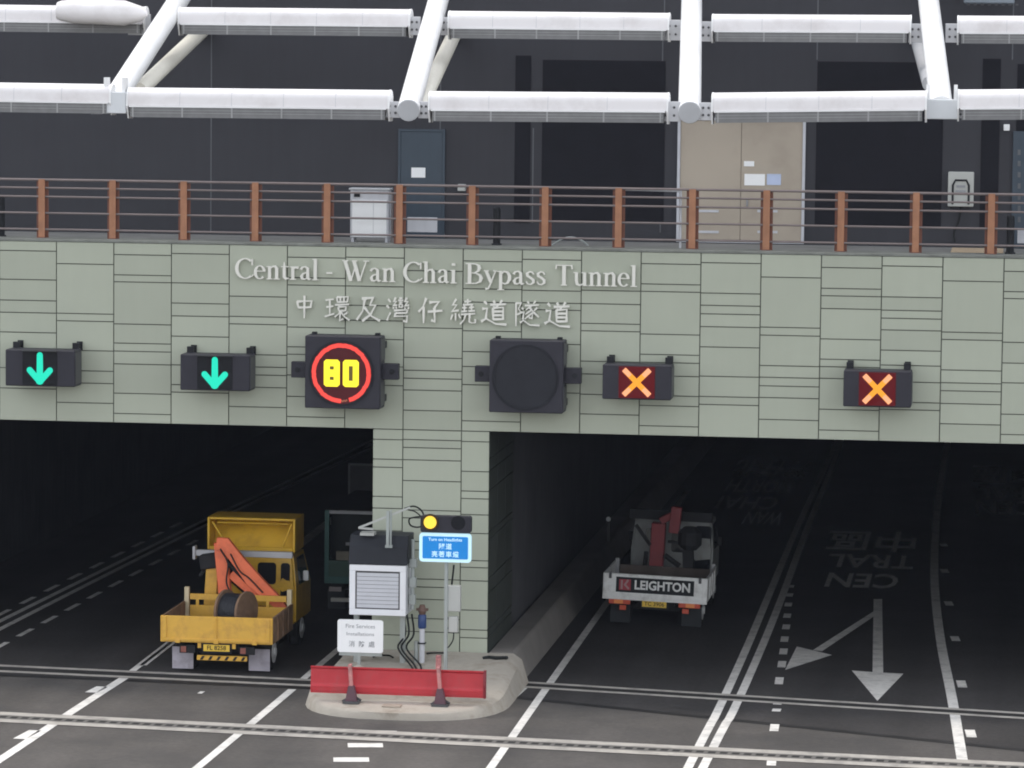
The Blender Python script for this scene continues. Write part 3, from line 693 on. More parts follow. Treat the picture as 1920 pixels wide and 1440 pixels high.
GL = {
 'C': (.68, [arc(.37,.5,.31,.47,48,312), seg(.62,.66,.62,.96,.05), seg(.60,.12,.67,.22,.05)]),
 'e': (.44, [arc(.22,.33,.165,.31,8,318,.045,.11), seg(.08,.385,.40,.385,.045)]),
 'n': (.52, [seg(.13,0,.13,.64,.11), ser(.02,.24,.022), ser(.02,.12,.61), ([(.14,.50),(.24,.62),(.33,.63),(.39,.52),(.39,.3),(.39,0)],[.05,.07,.09,.11,.11,.11]), ser(.28,.50,.022)]),
 't': (.32, [([(.14,.84),(.14,.5),(.14,.14),(.2,.04),(.31,.08)],[.03,.11,.11,.09,.04]), ser(.02,.30,.62)]),
 'r': (.36, [seg(.13,0,.13,.64,.11), ser(.02,.25,.022), ser(.02,.12,.61), ([(.14,.48),(.22,.6),(.34,.58)],[.05,.08,.13])]),
 'a': (.45, [([(.06,.5),(.12,.61),(.22,.64),(.31,.56),(.31,.35),(.31,.1),(.36,.04),(.43,.07)],[.11,.07,.06,.09,.11,.11,.08,.04]), ([(.30,.38),(.14,.3),(.08,.18),(.12,.06),(.2,.04),(.30,.12)],[.05,.07,.10,.09,.06,.05])]),
 'l': (.27, [seg(.13,0,.13,1.02,.115), ser(.02,.25,.022), ser(.02,.12,.99)]),
 '-': (.34, [seg(.03,.34,.30,.34,.085)]),
 'W': (.96, [seg(.10,.96,.31,.02,.125), seg(.31,.02,.49,.80,.05), seg(.42,.96,.62,.02,.125), seg(.62,.02,.86,.96,.05), ser(.0,.22,.975), ser(.34,.54,.975), ser(.76,.96,.975)]),
 'h': (.52, [seg(.13,0,.13,1.02,.11), ser(.02,.24,.022), ser(.02,.12,.99), ([(.14,.50),(.24,.62),(.33,.63),(.39,.52),(.39,.3),(.39,0)],[.05,.07,.09,.11,.11,.11]), ser(.28,.50,.022)]),
 'i': (.27, [seg(.13,0,.13,.64,.115), ser(.02,.25,.022), ser(.02,.12,.61), seg(.13,.84,.13,.95,.12)]),
 'B': (.66, [seg(.16,0,.16,.98,.13), ser(.02,.30,.022), ser(.02,.30,.958), ([(.2,.955),(.36,.95),(.48,.87),(.50,.75),(.46,.62),(.34,.525),(.2,.515)],[.045,.05,.09,.12,.09,.05,.045]), ([(.2,.53),(.38,.51),(.53,.42),(.57,.28),(.53,.12),(.38,.03),(.2,.025)],[.045,.05,.09,.13,.09,.05,.045])]),
 'y': (.46, [seg(.08,.63,.25,.08,.11), ([(.41,.63),(.24,.04),(.16,-.2),(.06,-.22)],[.045,.05,.06,.10]), ser(.0,.18,.635), ser(.32,.47,.635)]),
 'p': (.52, [seg(.13,-.27,.13,.64,.11), ser(.02,.25,-.25), ser(.02,.12,.61), ([(.15,.5),(.25,.62),(.37,.58),(.44,.42),(.44,.25),(.37,.08),(.27,.03),(.15,.1)],[.05,.06,.09,.115,.115,.09,.06,.05])]),
 's': (.38, [([(.32,.5),(.26,.61),(.17,.63),(.08,.55),(.10,.43),(.2,.35),(.30,.25),(.31,.12),(.21,.03),(.11,.05),(.05,.17)],[.05,.05,.06,.09,.10,.10,.10,.09,.06,.05,.05])]),
 'T': (.66, [seg(.33,0,.33,.95,.13), ser(.22,.44,.022), ser(.04,.62,.955), seg(.045,.78,.06,.96,.05), seg(.60,.96,.615,.78,.05)]),
 'u': (.52, [([(.11,.64),(.11,.25),(.14,.08),(.22,.03),(.30,.06),(.38,.15)],[.11,.11,.10,.08,.06,.05]), seg(.40,0,.40,.64,.11), ser(.0,.12,.625), ser(.29,.40,.625), ser(.40,.51,.022)]),
}
def sculpt(name, strokes, org, sx, sz, parent, m_, dep, y_):
    """raised strokes standing off the wall; each stroke a hair deeper than the last so that no two faces coincide"""
    mb = MB()
    for i, (pts, ws) in enumerate(strokes):
        L, R = stroke(pts, ws); yf = y_-dep-0.0016*i; yb = y_+0.0016*i
        k = len(L); vs = []
        for yy in (yf, yb):
            for P in (L, R): vs += [(org[0]+q.x*sx, yy, org[1]+q.y*sz) for q in P]
        fs = []
        for j in range(k-1):
            fs += [(j,j+1,k+j+1,k+j), (2*k+j,3*k+j,3*k+j+1,2*k+j+1), (j,2*k+j,2*k+j+1,j+1), (k+j,k+j+1,3*k+j+1,3*k+j)]
        fs += [(0,k,3*k,2*k), (k-1,3*k-1,4*k-1,2*k-1)]
        mb.raw(vs, fs)
    return mb.build(name, m_, parent)
YT = -0.034
el = empty('raised_lettering', 'raised pale metal English name of the tunnel on the portal wall', 'lettering', (0,0,0))
for wd_, u0, u1, vb in (('Central',441,597,522.5),('-',611,624,525),('Wan',642,741,527),('Chai',756,856,529.5),('Bypass',872,1023,532),('Tunnel',1040,1194,535)):
    a, b = PY(u0, vb, YT-.05), PY(u1, vb+(u1-u0)*.019, YT-.05)
    adv = sum(GL[c][0] for c in wd_); sx = (b.x-a.x)/(adv-.03); x = a.x; sz = 0.425
    for c in wd_:
        sculpt('letter', GL[c][1], (x, a.z), sx, sz, el, letter_m, .05, YT-.03); x += GL[c][0]*sx
CH = {
 '中': [[(18,28),(24,56)],[(18,30),(50,27),(82,26),(76,54)],[(24,54),(76,52)],[(50,4),(50,98)]],
 '環': [[(5,22),(38,18)],[(8,48),(36,44)],[(22,20),(22,78)],[(2,84),(40,72)],[(50,10),(52,29)],[(50,10),(94,8),(91,27)],[(52,28),(91,27)],[(64,10),(64,27)],[(78,10),(78,27)],[(43,39),(98,36)],[(56,46),(58,61)],[(56,46),(86,45),(84,60)],[(58,61),(84,60)],[(66,62),(56,74),(42,84)],[(64,68),(62,98),(76,90)],[(66,64),(80,82),(100,96)],[(92,66),(76,78)]],
 '及': [[(38,16),(30,60),(6,94)],[(26,14),(70,10),(58,38),(80,38),(60,74),(28,98)],[(36,46),(62,78),(98,96)]],
 '灣': [[(10,12),(20,24)],[(4,36),(14,46)],[(6,92),(12,76),(20,62)],[(40,6),(32,20),(43,20),(31,36),(46,34)],[(32,42),(30,48)],[(40,41),(44,47)],[(54,8),(66,8)],[(50,16),(70,16)],[(54,24),(66,24)],[(54,31),(66,31),(66,41)],[(54,31),(54,41),(66,41)],[(84,6),(76,20),(88,20),(76,36),(92,34)],[(78,42),(76,48)],[(88,41),(92,47)],[(34,54),(86,51),(84,62)],[(40,64),(84,62)],[(40,64),(36,76),(86,74),(84,96),(70,92)]],
 '仔': [[(34,4),(22,36),(4,56)],[(24,36),(24,98)],[(46,20),(84,17),(66,40)],[(66,40),(68,92),(54,86)],[(40,55),(98,50)]],
 '繞': [[(24,4),(10,26),(26,26),(8,50),(34,46)],[(10,62),(3,82)],[(22,56),(22,84)],[(34,60),(41,76)],[(56,13),(82,11)],[(69,3),(69,24)],[(50,25),(90,23)],[(48,36),(66,35)],[(57,29),(57,48)],[(44,50),(68,48)],[(74,35),(94,33)],[(84,27),(84,46)],[(72,48),(98,46)],[(44,61),(98,57)],[(62,60),(56,80),(40,97)],[(78,58),(76,88),(86,92),(100,90),(99,77)]],
 '道': [[(12,8),(23,20)],[(5,37),(24,35),(19,72)],[(1,84),(20,73),(58,92),(100,94)],[(48,5),(54,15)],[(82,3),(74,15)],[(36,21),(97,18)],[(66,20),(61,31)],[(47,32),(48,77)],[(47,32),(87,30),(86,77)],[(48,46),(86,45)],[(48,60),(86,59)],[(48,75),(86,74)]],
 '隧': [[(8,10),(8,98)],[(8,12),(27,11),(17,33),(28,47),(12,54)],[(52,4),(58,13)],[(84,2),(75,13)],[(42,20),(97,17)],[(68,20),(46,36)],[(60,26),(74,42),(70,68),(58,64)],[(68,36),(44,53)],[(71,47),(42,70)],[(76,44),(97,63)],[(91,27),(77,39)],[(30,28),(37,34)],[(29,46),(39,44),(35,72)],[(24,84),(37,75),(62,92),(100,93)]],
}
cl = empty('raised_lettering', 'raised pale metal Chinese name of the tunnel in brush script on the portal wall', 'lettering', (0,0,0))
for c, u, v in zip('中環及灣仔繞道隧道', (571,632,690,747,807,868,926,988,1045), (574,576,577,579,581,583,585,587,589)):
    q = PY(u, v, YT-.05); st_ = []
    sc = .52 if c != '中' else .47
    for s_ in CH[c]:
        pts = []
        for a, b in zip(s_, s_[1:]):
            pts += [Vector(a).lerp(Vector(b), t) for t in (0,.5)]
        pts.append(Vector(s_[-1])); k = len(pts)
        dense = len(CH[c]) > 13
        base = 6.6 if dense else 8.6
        ws = [base*(1.28-.72*abs(math.sin(math.pi*(i/(k-1))))) if k > 3 else base for i in range(k)]
        ws[0] *= 1.05; ws[-1] *= .6 if k <= 3 and s_[-1][1]-s_[0][1] > 10 else .85
        st_.append(([(p.x/100, -p.y/100) for p in pts], [x/100 for x in ws]))
    sculpt('character', st_, (q.x-.5*sc, q.z+.5*sc), sc, sc*1.04, cl, letter_m, .045, YT-.03)

# ================================================================== SIGNALS
def disc(mb, cx, y, cz, r, n=28, r2=None, dep=.01):
    if r2 is None: mb.tube([(cx,y,cz),(cx,y-dep,cz)], r, n)
    else:
        vs, fs = [], []
        for i in range(n):
            a = 2*math.pi*i/n
            for rr, yy in ((r,y-dep),(r2,y-dep),(r2,y),(r,y)): vs.append((cx+rr*math.cos(a), yy, cz+rr*math.sin(a)))
        for i in range(n):
            j = (i+1)%n
            for k in range(4): fs.append((i*4+k, j*4+k, j*4+(k+1)%4, i*4+(k+1)%4))
        mb.raw(vs, fs)
def lane_signal(u0, v0, u1, v1, kind, label):
    yf = -0.85; a, b = PY(u0,v0,yf), PY(u1,v1,yf); cx, hw, hz = (a.x+b.x)/2, (b.x-a.x)/2, (a.z-b.z)
    e = empty('lane_signal', label, 'lane signal', (cx, 0, b.z), 0, 'lane signals on the portal wall')
    mb = MB(); mb.box(-hw, hw, yf, -.30, 0, hz); mb.build('housing', sigbox, e, bevel=.018)
    for s_ in (-1, 1):
        mb = MB()
        for zz in (hz*.14, hz+.05): mb.bar((s_*(hw-.10), -.32, zz), (s_*(hw-.10), -.03, zz), .07, .07)
        mb.box(s_*(hw-.10)-.07, s_*(hw-.10)+.07, -.38, -.31, hz-.02, hz+.12); mb.box(s_*(hw-.10)-.06, s_*(hw-.10)+.06, -.06, -.031, hz-.05, hz+.13)
        mb.build('bracket', black_m, e, bevel=.005)
    mb = MB(); mb.box(hw+.001, hw+.012, yf+.05, -.33, .05, hz-.05); mb.build('side_cover', sigside, e)
    w2 = .36
    mb = MB(); mb.box(-w2, w2, yf-.012, yf-.001, .03, hz-.03); dp = mb.build('display', sigglass if kind == 'g' else redbleed, e, bevel=.004)
    mb = MB()
    if kind == 'g':
        mb.box(-w2, w2, yf-.14, yf-.013, hz-.028, hz-.012)
        mb.build('hood', black_m, e)
        def rod(pts, m_, name, w_):
            q = MB(); L, R = stroke(pts, w_); k = len(L); yy = yf-.014
            q.face([(p.x, yy, p.y) for p in L]+[(p.x, yy, p.y) for p in reversed(R)]); return q
        q = MB()
        q.raw([(x, yf-.0135, z) for x, z in ((-.062,hz*.86),(.062,hz*.86),(.068,.2),(-.068,.2))], [(0,1,2,3)])
        disc(q, 0, yf-.0128, hz*.86, .062, 16, dep=.001)
        for s_ in (-1, 1):
            L, R = stroke([(s_*.21,.33),(s_*.02,.12)], .125); q.face([(p.x, yf-.0145-.0008*s_, p.y) for p in L]+[(p.x, yf-.0145-.0008*s_, p.y) for p in reversed(R)])
            disc(q, s_*.21, yf-.0148-.0005*s_, .33, .0625, 16, dep=.001)
        disc(q, 0, yf-.0165, .12, .085, 16, dep=.001)
        q.build('green_arrow', led_g, dp)
    else:
        q = MB(); arms = []
        for s_ in (-1, 1):
            L, R = stroke([(-.25*s_,.10),(.25*s_,hz-.10)], .105); yy = yf-.0145-.001*s_
            q.face([(p.x, yy, p.y) for p in L]+[(p.x, yy, p.y) for p in reversed(R)])
            for t in (0,1):
                c0 = Vector((-.26*s_, .09)) if t == 0 else Vector((.26*s_, hz-.09)); c1 = Vector((0, hz/2)); c2 = c0.lerp(c1, .5)
                L, R = stroke([c0, c2], [.10,.088]); q2 = MB(); arms.append(q2); q2.face([(p.x, yf-.0175-.0007*s_, p.y) for p in L]+[(p.x, yf-.0175-.0007*s_, p.y) for p in reversed(R)])
        x = q.build('red_cross', led_x, dp)
        for q2 in arms: q2.build('cross_arm', led_p, x)
    return e
lane_signal(10,655,140,726,'g','dark lane signal box with green down arrow, at the far left edge of the wall')
lane_signal(338,664,468,734,'g','dark lane signal box showing a green down arrow, beside the lit 80 sign')
lane_signal(1130,683,1258,751,'x','dark lane signal box showing a red and yellow cross, beside the unlit round sign')
lane_signal(1582,694,1708,765,'x','dark lane signal box with a lit cross, farthest right on the wall')
def speed_sign(u0, v0, u1, v1, lit, label):
    yf = -0.85; a, b = PY(u0,v0,yf), PY(u1,v1,yf); cx, hw, hz = (a.x+b.x)/2, (b.x-a.x)/2, a.z-b.z
    e = empty('speed_sign', label, 'speed sign', (cx, 0, b.z), 0, 'square speed sign boxes on the portal wall')
    mb = MB(); mb.box(-hw, hw, yf, -.28, 0, hz); mb.build('housing', sigbox, e, bevel=.018)
    for s_ in (-1, 1):
        mb = MB(); mb.box(min(s_*hw, s_*(hw+.33)), max(s_*hw, s_*(hw+.33)), -.60, -.42, hz*.40, hz*.62); eo = mb.build('side_bracket', sigbox, e, bevel=.01); eo.scale = (1,1,1)
        mb = MB(); disc(mb, s_*(hw+.2), -.601, hz*.51, .055, 14, dep=.012); mb.build('bolt', black_m, eo)
        mb = MB()
        for zz in (hz*.12, hz*.86): mb.bar((s_*(hw-.06), -.3, zz), (s_*(hw-.06), -.03, zz), .12, .14)
        mb.box(s_*(hw-.12)-.05, s_*(hw-.12)+.05, -.5, -.4, hz-.004, hz+.05)
        mb.build('bracket', black_m, e, bevel=.006)
    mb = MB(); mb.box(hw+.001, hw+.012, yf+.06, -.32, .06, hz*.36); mb.box(hw+.001, hw+.012, yf+.06, -.32, hz*.66, hz-.06); mb.build('side_cover', sigside, e)
    mb = MB(); disc(mb, -.02, yf-.001, hz*.49, .65, 48, dep=.012); dp = mb.build('display', mat('display_dark',(0.022,0.023,0.029),.3) if not lit else mat('display_dim_red',(0.05,0.012,0.016),.3,emit=(.5,.03,.03),estr=.05), e)
    mb = MB(); disc(mb, -.02, yf-.0135, hz*.49, .665, 48, r2=.62, dep=.012); mb.build('rim', mat('rim_dark',(0.016,0.017,0.022),.5), dp)
    if lit:
        q = MB(); rnd = random.Random(3)
        for i in range(64):        # ring of LED clusters with a gap of weak ones at the foot
            a0 = 2*math.pi*i/64; a1 = a0+2*math.pi/64*.98
            if abs(((math.degrees(a0)+90) % 360)) < 14: continue
            r0, r1 = .515, .60; j = rnd.uniform(-.006,.006)
            q.face([(-.02+(r)*math.cos(t), yf-.0145-(.003), hz*.49+(r)*math.sin(t)) for r, t in ((r0+j,a0),(r1+j,a0),(r1+j,a1),(r0+j,a1))])
        q.build('red_ring', led_r, dp)
        q = MB()
        for i in range(9):
            a0 = math.radians(-90-12+i*2.9); r0 = .535+.012*(i%2)
            q.face([(-.02+r*math.cos(t), yf-.0172, hz*.49+r*math.sin(t)) for r, t in ((r0,a0),(r0+.035,a0),(r0+.035,a0+.03),(r0,a0+.03))])
        q.build('weak_leds', mat('led_weak',(.1,.03,.02),.6,emit=(1.0,.35,.2),estr=.4), dp)
        def digit(x0, holes):
            q = MB(); W_, H_ = .325, .545; z0 = hz*.49-H_/2
            c = .045
            out = [(x0+c,z0),(x0+W_-c,z0),(x0+W_,z0+c),(x0+W_,z0+H_-c),(x0+W_-c,z0+H_),(x0+c,z0+H_),(x0,z0+H_-c),(x0,z0+c)]
            q.face([(x, yf-.0175, z) for x, z in out]); d_ = q.build('digit', led_y, dp)
            q = MB()
            for hx, hz0, hz1 in holes: q.box(x0+W_/2-hx, x0+W_/2+hx, yf-.0215, yf-.0185, z0+hz0, z0+hz1)
            q.build('digit_gap', mat('digit_gap',(0.06,0.045,0.01),.5,emit=(.5,.35,0),estr=.12), d_)
        digit(-.375, ((.04,.135,.20),(.04,.345,.41)))
        digit(.012, ((.04,.125,.42),))
    return e
speed_sign(572,629,712,768,True,'dark square sign box with a red lit ring and yellow number 80')
speed_sign(918,637,1055,776,False,'dark square sign box with an unlit round face')

# ================================================================== ISLAND EQUIPMENT
# red crash barrier
bz = isl_z(-3.9)
bar = empty('crash_barrier', 'bright red steel beam barrier across the nose of the traffic island', 'barrier', (0.3,-3.9,bz))
A, B = PY(583,1303,-3.9), PY(907,1303,-3.9)
x0, x1 = A.x-.3, B.x-.3; zb = .12; zt = zb+.52
mb = MB()
pr = [(-.045,zb-.005),(-.045,zb+.03),(-.06,zb+.035),(-.06,zb+.13),(-.035,zb+.165),(-.03,zb+.19),(-.012,zb+.46),(-.045,zb+.49),(-.045,zt)]
back = [(y+.012,z) for y,z in reversed(pr)]
mb.prism([(x0,y,z) for y,z in pr+back], (x1-x0,0,0)); mb.build('beam', barrier_m, bar)
mb = MB(); mb.prism([(x1+.001,y,z) for y,z in ((.02,zb-.01),(-.07,zb-.01),(-.1,zb+.25),(-.07,zt+.01),(.02,zt+.01))], (.045,0,0)); mb.build('end_piece', mat('barrier_red_deep',(0.2,0.012,0.02),.5), bar)
for u in (660,826):
    xx = PY(u,1320,-4.0).x-.3
    mb = MB(); mb.bar((xx-.04,-.14,zt+.06),(xx+.03,-.22,-.02),.07,.09,(0,1,0)); mb.bar((xx-.04,-.14,zt+.05),(xx-.04,-.02,zt+.05),.06,.03)
    po = mb.build('post', barrier_p, bar, bevel=.008)
    mb = MB(); mb.prism([(xx-.05,-.27,.30),(xx+.06,-.27,.30),(xx+.13,-.30,.013),(xx-.10,-.30,.013)],(0,.13,0)); mb.build('sleeve', mat('sleeve_purple',(.10,.045,.06),.6,var=.2), po)
    mb = MB(); mb.box(xx-.14, xx+.18, -.36, -.12, -.03, .012); mb.bar((xx+.02,-.2,.12),(xx-.16,-.28,.0),.035,.035); mb.bar((xx+.02,-.2,.12),(xx+.2,-.22,.02),.035,.035); mb.build('foot', bolt_m, po)

# equipment cabinet with louvre front and black hood
yc = -1.3; a, b = PY(656,1058,yc), PY(761,1155,yc); cx = (a.x+b.x)/2; hw = (b.x-a.x)/2; z0 = isl_z(yc)
eq = empty('equipment_cabinet', 'light grey roadside cabinet with louvred front and black hood on the island', 'cabinet', (cx, yc, z0))
zb, zt = b.z-z0, a.z-z0
mb = MB(); mb.box(-hw, hw, .0, .75, zb, zt); mb.build('body', cab_w, eq, bevel=.012)
mb = MB()
for x_a,x_b,z_a,z_b in ((-hw,hw,zb,zb+.12),(-hw,hw,zt-.12,zt),(-hw,-hw+.12,zb+.121,zt-.121),(hw-.12,hw,zb+.121,zt-.121)): mb.box(x_a,x_b,-.045,-.001,z_a,z_b)
mb.build('front_frame', mat('cabinet_frame',(0.74,0.75,0.78),.5,var=.04), eq, bevel=.006)
mb = MB(); mb.box(-hw+.121, hw-.121, -.02, -.001, zb+.121, zt-.121); mb.build('recess', bolt_m, eq)
mb = MB(); k = 9; hh = (zt-zb-.30)/k
for i in range(k): mb.box(-hw+.15, hw-.15, -.034, -.0205, zb+.15+i*hh, zb+.15+(i+.90)*hh)
mb.build('slat', cab_slat, eq)
zh = PY(660,1004,yc).z-z0
mb = MB(); mb.prism([(-hw-.02,-.05,zt+.012),(-hw-.02,.02,zh-.22),(-hw-.02,.15,zh),(-hw-.02,.8,zh),(-hw-.02,.8,zt+.012)], (2*hw+.04,0,0)); mb.build('hood', mat('hood_black',(0.022,0.024,0.03),.55,var=.1), eq, bevel=.012)
for xx in (-hw+.1, hw-.1):
    mb = MB(); mb.box(xx-.05, xx+.05, .2, .32, -.08, zb-.001); mb.build('leg', pole_m, eq)
mb = MB(); mb.tube([(hw+.09,.25,zb+.1),(hw+.09,.25,zh-.08)], .04, 8); mb.box(hw+.03,hw+.16,.2,.34,zb+.55,zb+.75); mb.box(hw+.03,hw+.15,.2,.34,zb+.2,zb+.4); mb.box(hw+.03,hw+.17,.2,.36,zb+.95,zb+1.12); mb.build('conduit', pole_m, eq, bevel=.006)
P1, P2 = PY(727,1022,yc-.05), PY(727,958,yc-.05)
mb = MB(); mb.bar((P1.x-cx, -.06, zh-.2),(P1.x-cx, -.06, P2.z-z0), .055,.055,(0,1,0)); mb.bar((P1.x-cx+.055, -.02, zh-.2),(P1.x-cx+.055, -.02, P2.z-z0+.02), .035,.035,(0,1,0)); mb.box(P1.x-cx-.05,P1.x-cx+.09,-.07,.02,zh-.22,zh-.17)
mb.build('mast', pole_m, eq)
P3, P4 = PY(672,990,yc-.05), PY(768,952,yc-.05)
mb = MB(); mb.bar((P3.x-cx,-.02,P3.z-z0),(P4.x-cx,.02,P4.z-z0),.035,.04); mb.bar((P3.x-cx,-.02,P3.z-z0),(P3.x-cx+.3,.0,P3.z-z0-.02),.12,.03); mb.box(P3.x-cx+.02,P3.x-cx+.3,.02,.3,zh+.001,zh+.06)
mb.build('arm', jbox, eq)
mb = MB(); q0 = Vector((P4.x-cx,.05,P4.z-z0))
mb.tube(smooth_path([q0+Vector((-.12,0,-.03)), q0+Vector((.06,0,.02)), q0+Vector((.2,0,-.04)), q0+Vector((.26,0,-.16)), q0+Vector((.1,0,-.2)), q0+Vector((-.02,0,-.24)), q0+Vector((0,.0,-.36)), q0+Vector((.14,0,-.40)), q0+Vector((.3,.02,-.36))],6), .018, 6)
mb.tube(smooth_path([q0+Vector((-.05,0.04,-.06)), q0+Vector((.1,0.04,-.1)), q0+Vector((.28,0.04,-.26)), q0+Vector((.3,.04,-.36))],6), .014, 6)
mb.build('cable', cable_m, eq)
mb = MB()
for dx, dz in ((.25,0),(.32,.05),(.42,-.03)):
    mb.tube(smooth_path([(hw-.35+dx,.3,zb),(hw-.3+dx,.25,zb*.6),(hw-.42+dx,.1,zb*.35),(hw-.2+dx*1.2,-.15,.08),(hw-.05+dx,-.3,.0)],6), .02, 6)
mb.build('cable_bundle', cable_m, eq)

# white notice sign on a low stand
ys_ = -1.75; a, b = PY(633,1161,ys_), PY(718,1225,ys_); cx = (a.x+b.x)/2; z0 = isl_z(ys_)-.01; hw = (b.x-a.x)/2
ns = empty('notice_sign', 'white rectangular notice sign with grey lettering on a low stand below the cabinet', 'sign', (cx, ys_, z0))
zb, zt = b.z-z0, a.z-z0
def rrect(x0,x1,z0_,z1_,r,n=5):
    out = []
    for cx_,cz_,a0 in ((x1-r,z1_-r,0),(x0+r,z1_-r,90),(x0+r,z0_+r,180),(x1-r,z0_+r,270)):
        for i in range(n+1):
            t = math.radians(a0+90*i/n); out.append((cx_+r*math.cos(t), cz_+r*math.sin(t)))
    return out
mb = MB(); mb.prism([(x,0,z) for x,z in rrect(-hw,hw,zb,zt,.05)], (0,.03,0)); pn = mb.build('panel', panel_w, ns)
H_ = zt-zb
for s_, fz, sz_, fx in (('Fire Services',.80,.112,1.05),('Installations',.565,.10,1.2)):
    text_obj('lettering', s_, upright(0,-.003,zb+H_*fz), sz_, ink, pn, ext=.0015, sx=fx)
for i, c in enumerate('消防處'): text_obj('lettering', c, upright(-.17+.2*i,-.003,zb+H_*.25), .13, ink, pn, ext=.0015, bold=.001)
mb = MB(); mb.box(-hw+.03, hw-.03, .031, .06, zb-.07, zb-.005); mb.bar((-.03,.05,zb),(-.03,.05,.03),.06,.05,(0,1,0)); mb.build('stand', pole_m, ns)
mb = MB(); mb.tube([(-.03,.0,.0),(-.03,.0,.05),(-.03,.0,.12)],[.17,.15,.05],10); mb.build('base', concrete, ns)

# inlet pillar (blue band)
yh = -1.0; z0 = isl_z(yh); q = PY(791,1238,yh)
hp = empty('inlet_pillar', 'thin grey pipe pillar with a dark blue collar and brown cap on the island', 'pillar', (q.x, yh, z0))
zA = PY(791,1178,yh).z-z0; zB2 = PY(791,1152,yh).z-z0; zC = PY(791,1134,yh).z-z0
mb = MB(); mb.tube([(0,0,-.05),(0,0,zA)], .055, 12); mb.build('pipe', cab_w, hp, smooth=True)
mb = MB(); mb.tube([(-.12,.02,-.05),(-.12,.02,zA*.62)], .045, 10); mb.build('side_pipe', pole_m, hp, smooth=True)
mb = MB(); mb.box(-.075,.075,-.07,.07,zA*.55,zA*.59); mb.build('clamp', black_m, hp)
mb = MB(); mb.tube([(0,0,zA),(0,0,zA+.02),(0,0,zB2-.02),(0,0,zB2)], [.07,.085,.085,.07], 12); mb.build('collar', blue_m, hp, smooth=True)
mb = MB(); mb.tube([(0,0,zB2),(0,0,zB2+.08),(0,0,zC)], [.06,.09,.05], 12); mb.bar((-.12,0,zB2+.1),(.12,0,zB2+.1),.05,.05); mb.build('cap', brown_m, hp)

# amber lamp + blue sign on a pole
yp = -2.6; q = PY(835,1285,yp); z0 = isl_z(yp); a, b = PY(787,998,yp-.06), PY(884,1055,yp-.06)
sg = empty('sign_post', 'thin grey post with a lit blue sign and an amber lamp box beside the pier', 'sign post', (q.x, yp, z0))
mb = MB(); mb.tube([(0,0,-.05),(0,0,a.z-z0+.3)], .038, 10); mb.build('pole', pole_m, sg, smooth=True)
xa, xb, zb, zt = a.x-q.x, b.x-q.x, b.z-z0, a.z-z0
mb = MB(); mb.prism([(x,-.10,z) for x,z in rrect(xa,xb,zb,zt,.07)], (0,.055,0)); pn = mb.build('sign_panel', sign_w, sg)
mb = MB(); mb.prism([(x,-.106,z) for x,z in rrect(xa+.065,xb-.065,zb+.065,zt-.065,.025)], (0,.005,0)); mb.build('blue_face', sign_b, pn)
W_ = xb-xa; H_ = zt-zb; xc = (xa+xb)/2
text_obj('lettering', 'Turn on Headlights', upright(xc,-.109,zb+H_*.775), .085, sign_w, pn, ext=.002, bold=.0015)
for i, c in enumerate('隧道'): text_obj('lettering', c, upright(xc-.07+.14*i,-.109,zb+H_*.53), .125, sign_w, pn, ext=.002, bold=.002)
for i, c in enumerate('亮著車燈'): text_obj('lettering', c, upright(xc-.21+.14*i,-.109,zb+H_*.26), .125, sign_w, pn, ext=.002, bold=.002)
za, zc = zt+.01, PY(800,966,yp-.06).z-z0
mb = MB(); mb.prism([(x,-.12,z) for x,z in rrect(xa+.02,xb-.01,za,zc,.05)], (0,.18,0)); lb = mb.build('lamp_box', sigbox, sg, bevel=.005)
ql = PY(807,979,yp-.12)
mb = MB(); disc(mb, ql.x-q.x, -.121, ql.z-z0, .165, 28, dep=.03); lr = mb.build('lamp_rim', mat('lamp_rim',(0.05,0.03,0.01),.5), lb)
mb = MB(); disc(mb, ql.x-q.x, -.152, ql.z-z0, .125, 24, dep=.012); mb.build('amber_lamp', led_a, lb)
disc_ = MB(); disc(disc_, ql.x-q.x+.55, -.121, ql.z-z0, .14, 24, dep=.008); disc_.build('unlit_lamp', sigglass, lb)
for u0,v0,u1,v1 in ((839,1097,864,1146),(842,1155,859,1185)):
    a, b = PY(u0,v0,yp+.1), PY(u1,v1,yp+.1); mb = MB(); mb.box(a.x-q.x, b.x-q.x, .01, .15, b.z-z0, a.z-z0); bx = mb.build('junction_box', jbox, sg, bevel=.01)
    mb = MB(); mb.box(.03, a.x-q.x+.05, .05,.09, (a.z+b.z)/2-z0-.1, (a.z+b.z)/2-z0-.06); mb.box(.03, a.x-q.x+.05, .05,.09, (a.z+b.z)/2-z0+.1, (a.z+b.z)/2-z0+.14); mb.build('clip', bolt_m, bx)
a = PY(851,1185,yp+.1)
mb = MB(); mb.tube(smooth_path([(a.x-q.x,.08,a.z-z0),(a.x-q.x-.01,.06,a.z-z0-.15),(.06,.03,a.z-z0-.28),(.0,.0,a.z-z0-.32)],5), .014, 6); mb.tube([(.10,.06,PY(850,1097,yp).z-z0),(.14,.06,PY(850,1060,yp).z-z0)], .02, 6); mb.build('cable', cable_m, sg)
mb = MB(); mb.box(-.14,.14,-.12,.12,-.04,.02); mb.build('base_plate', pole_m, sg)

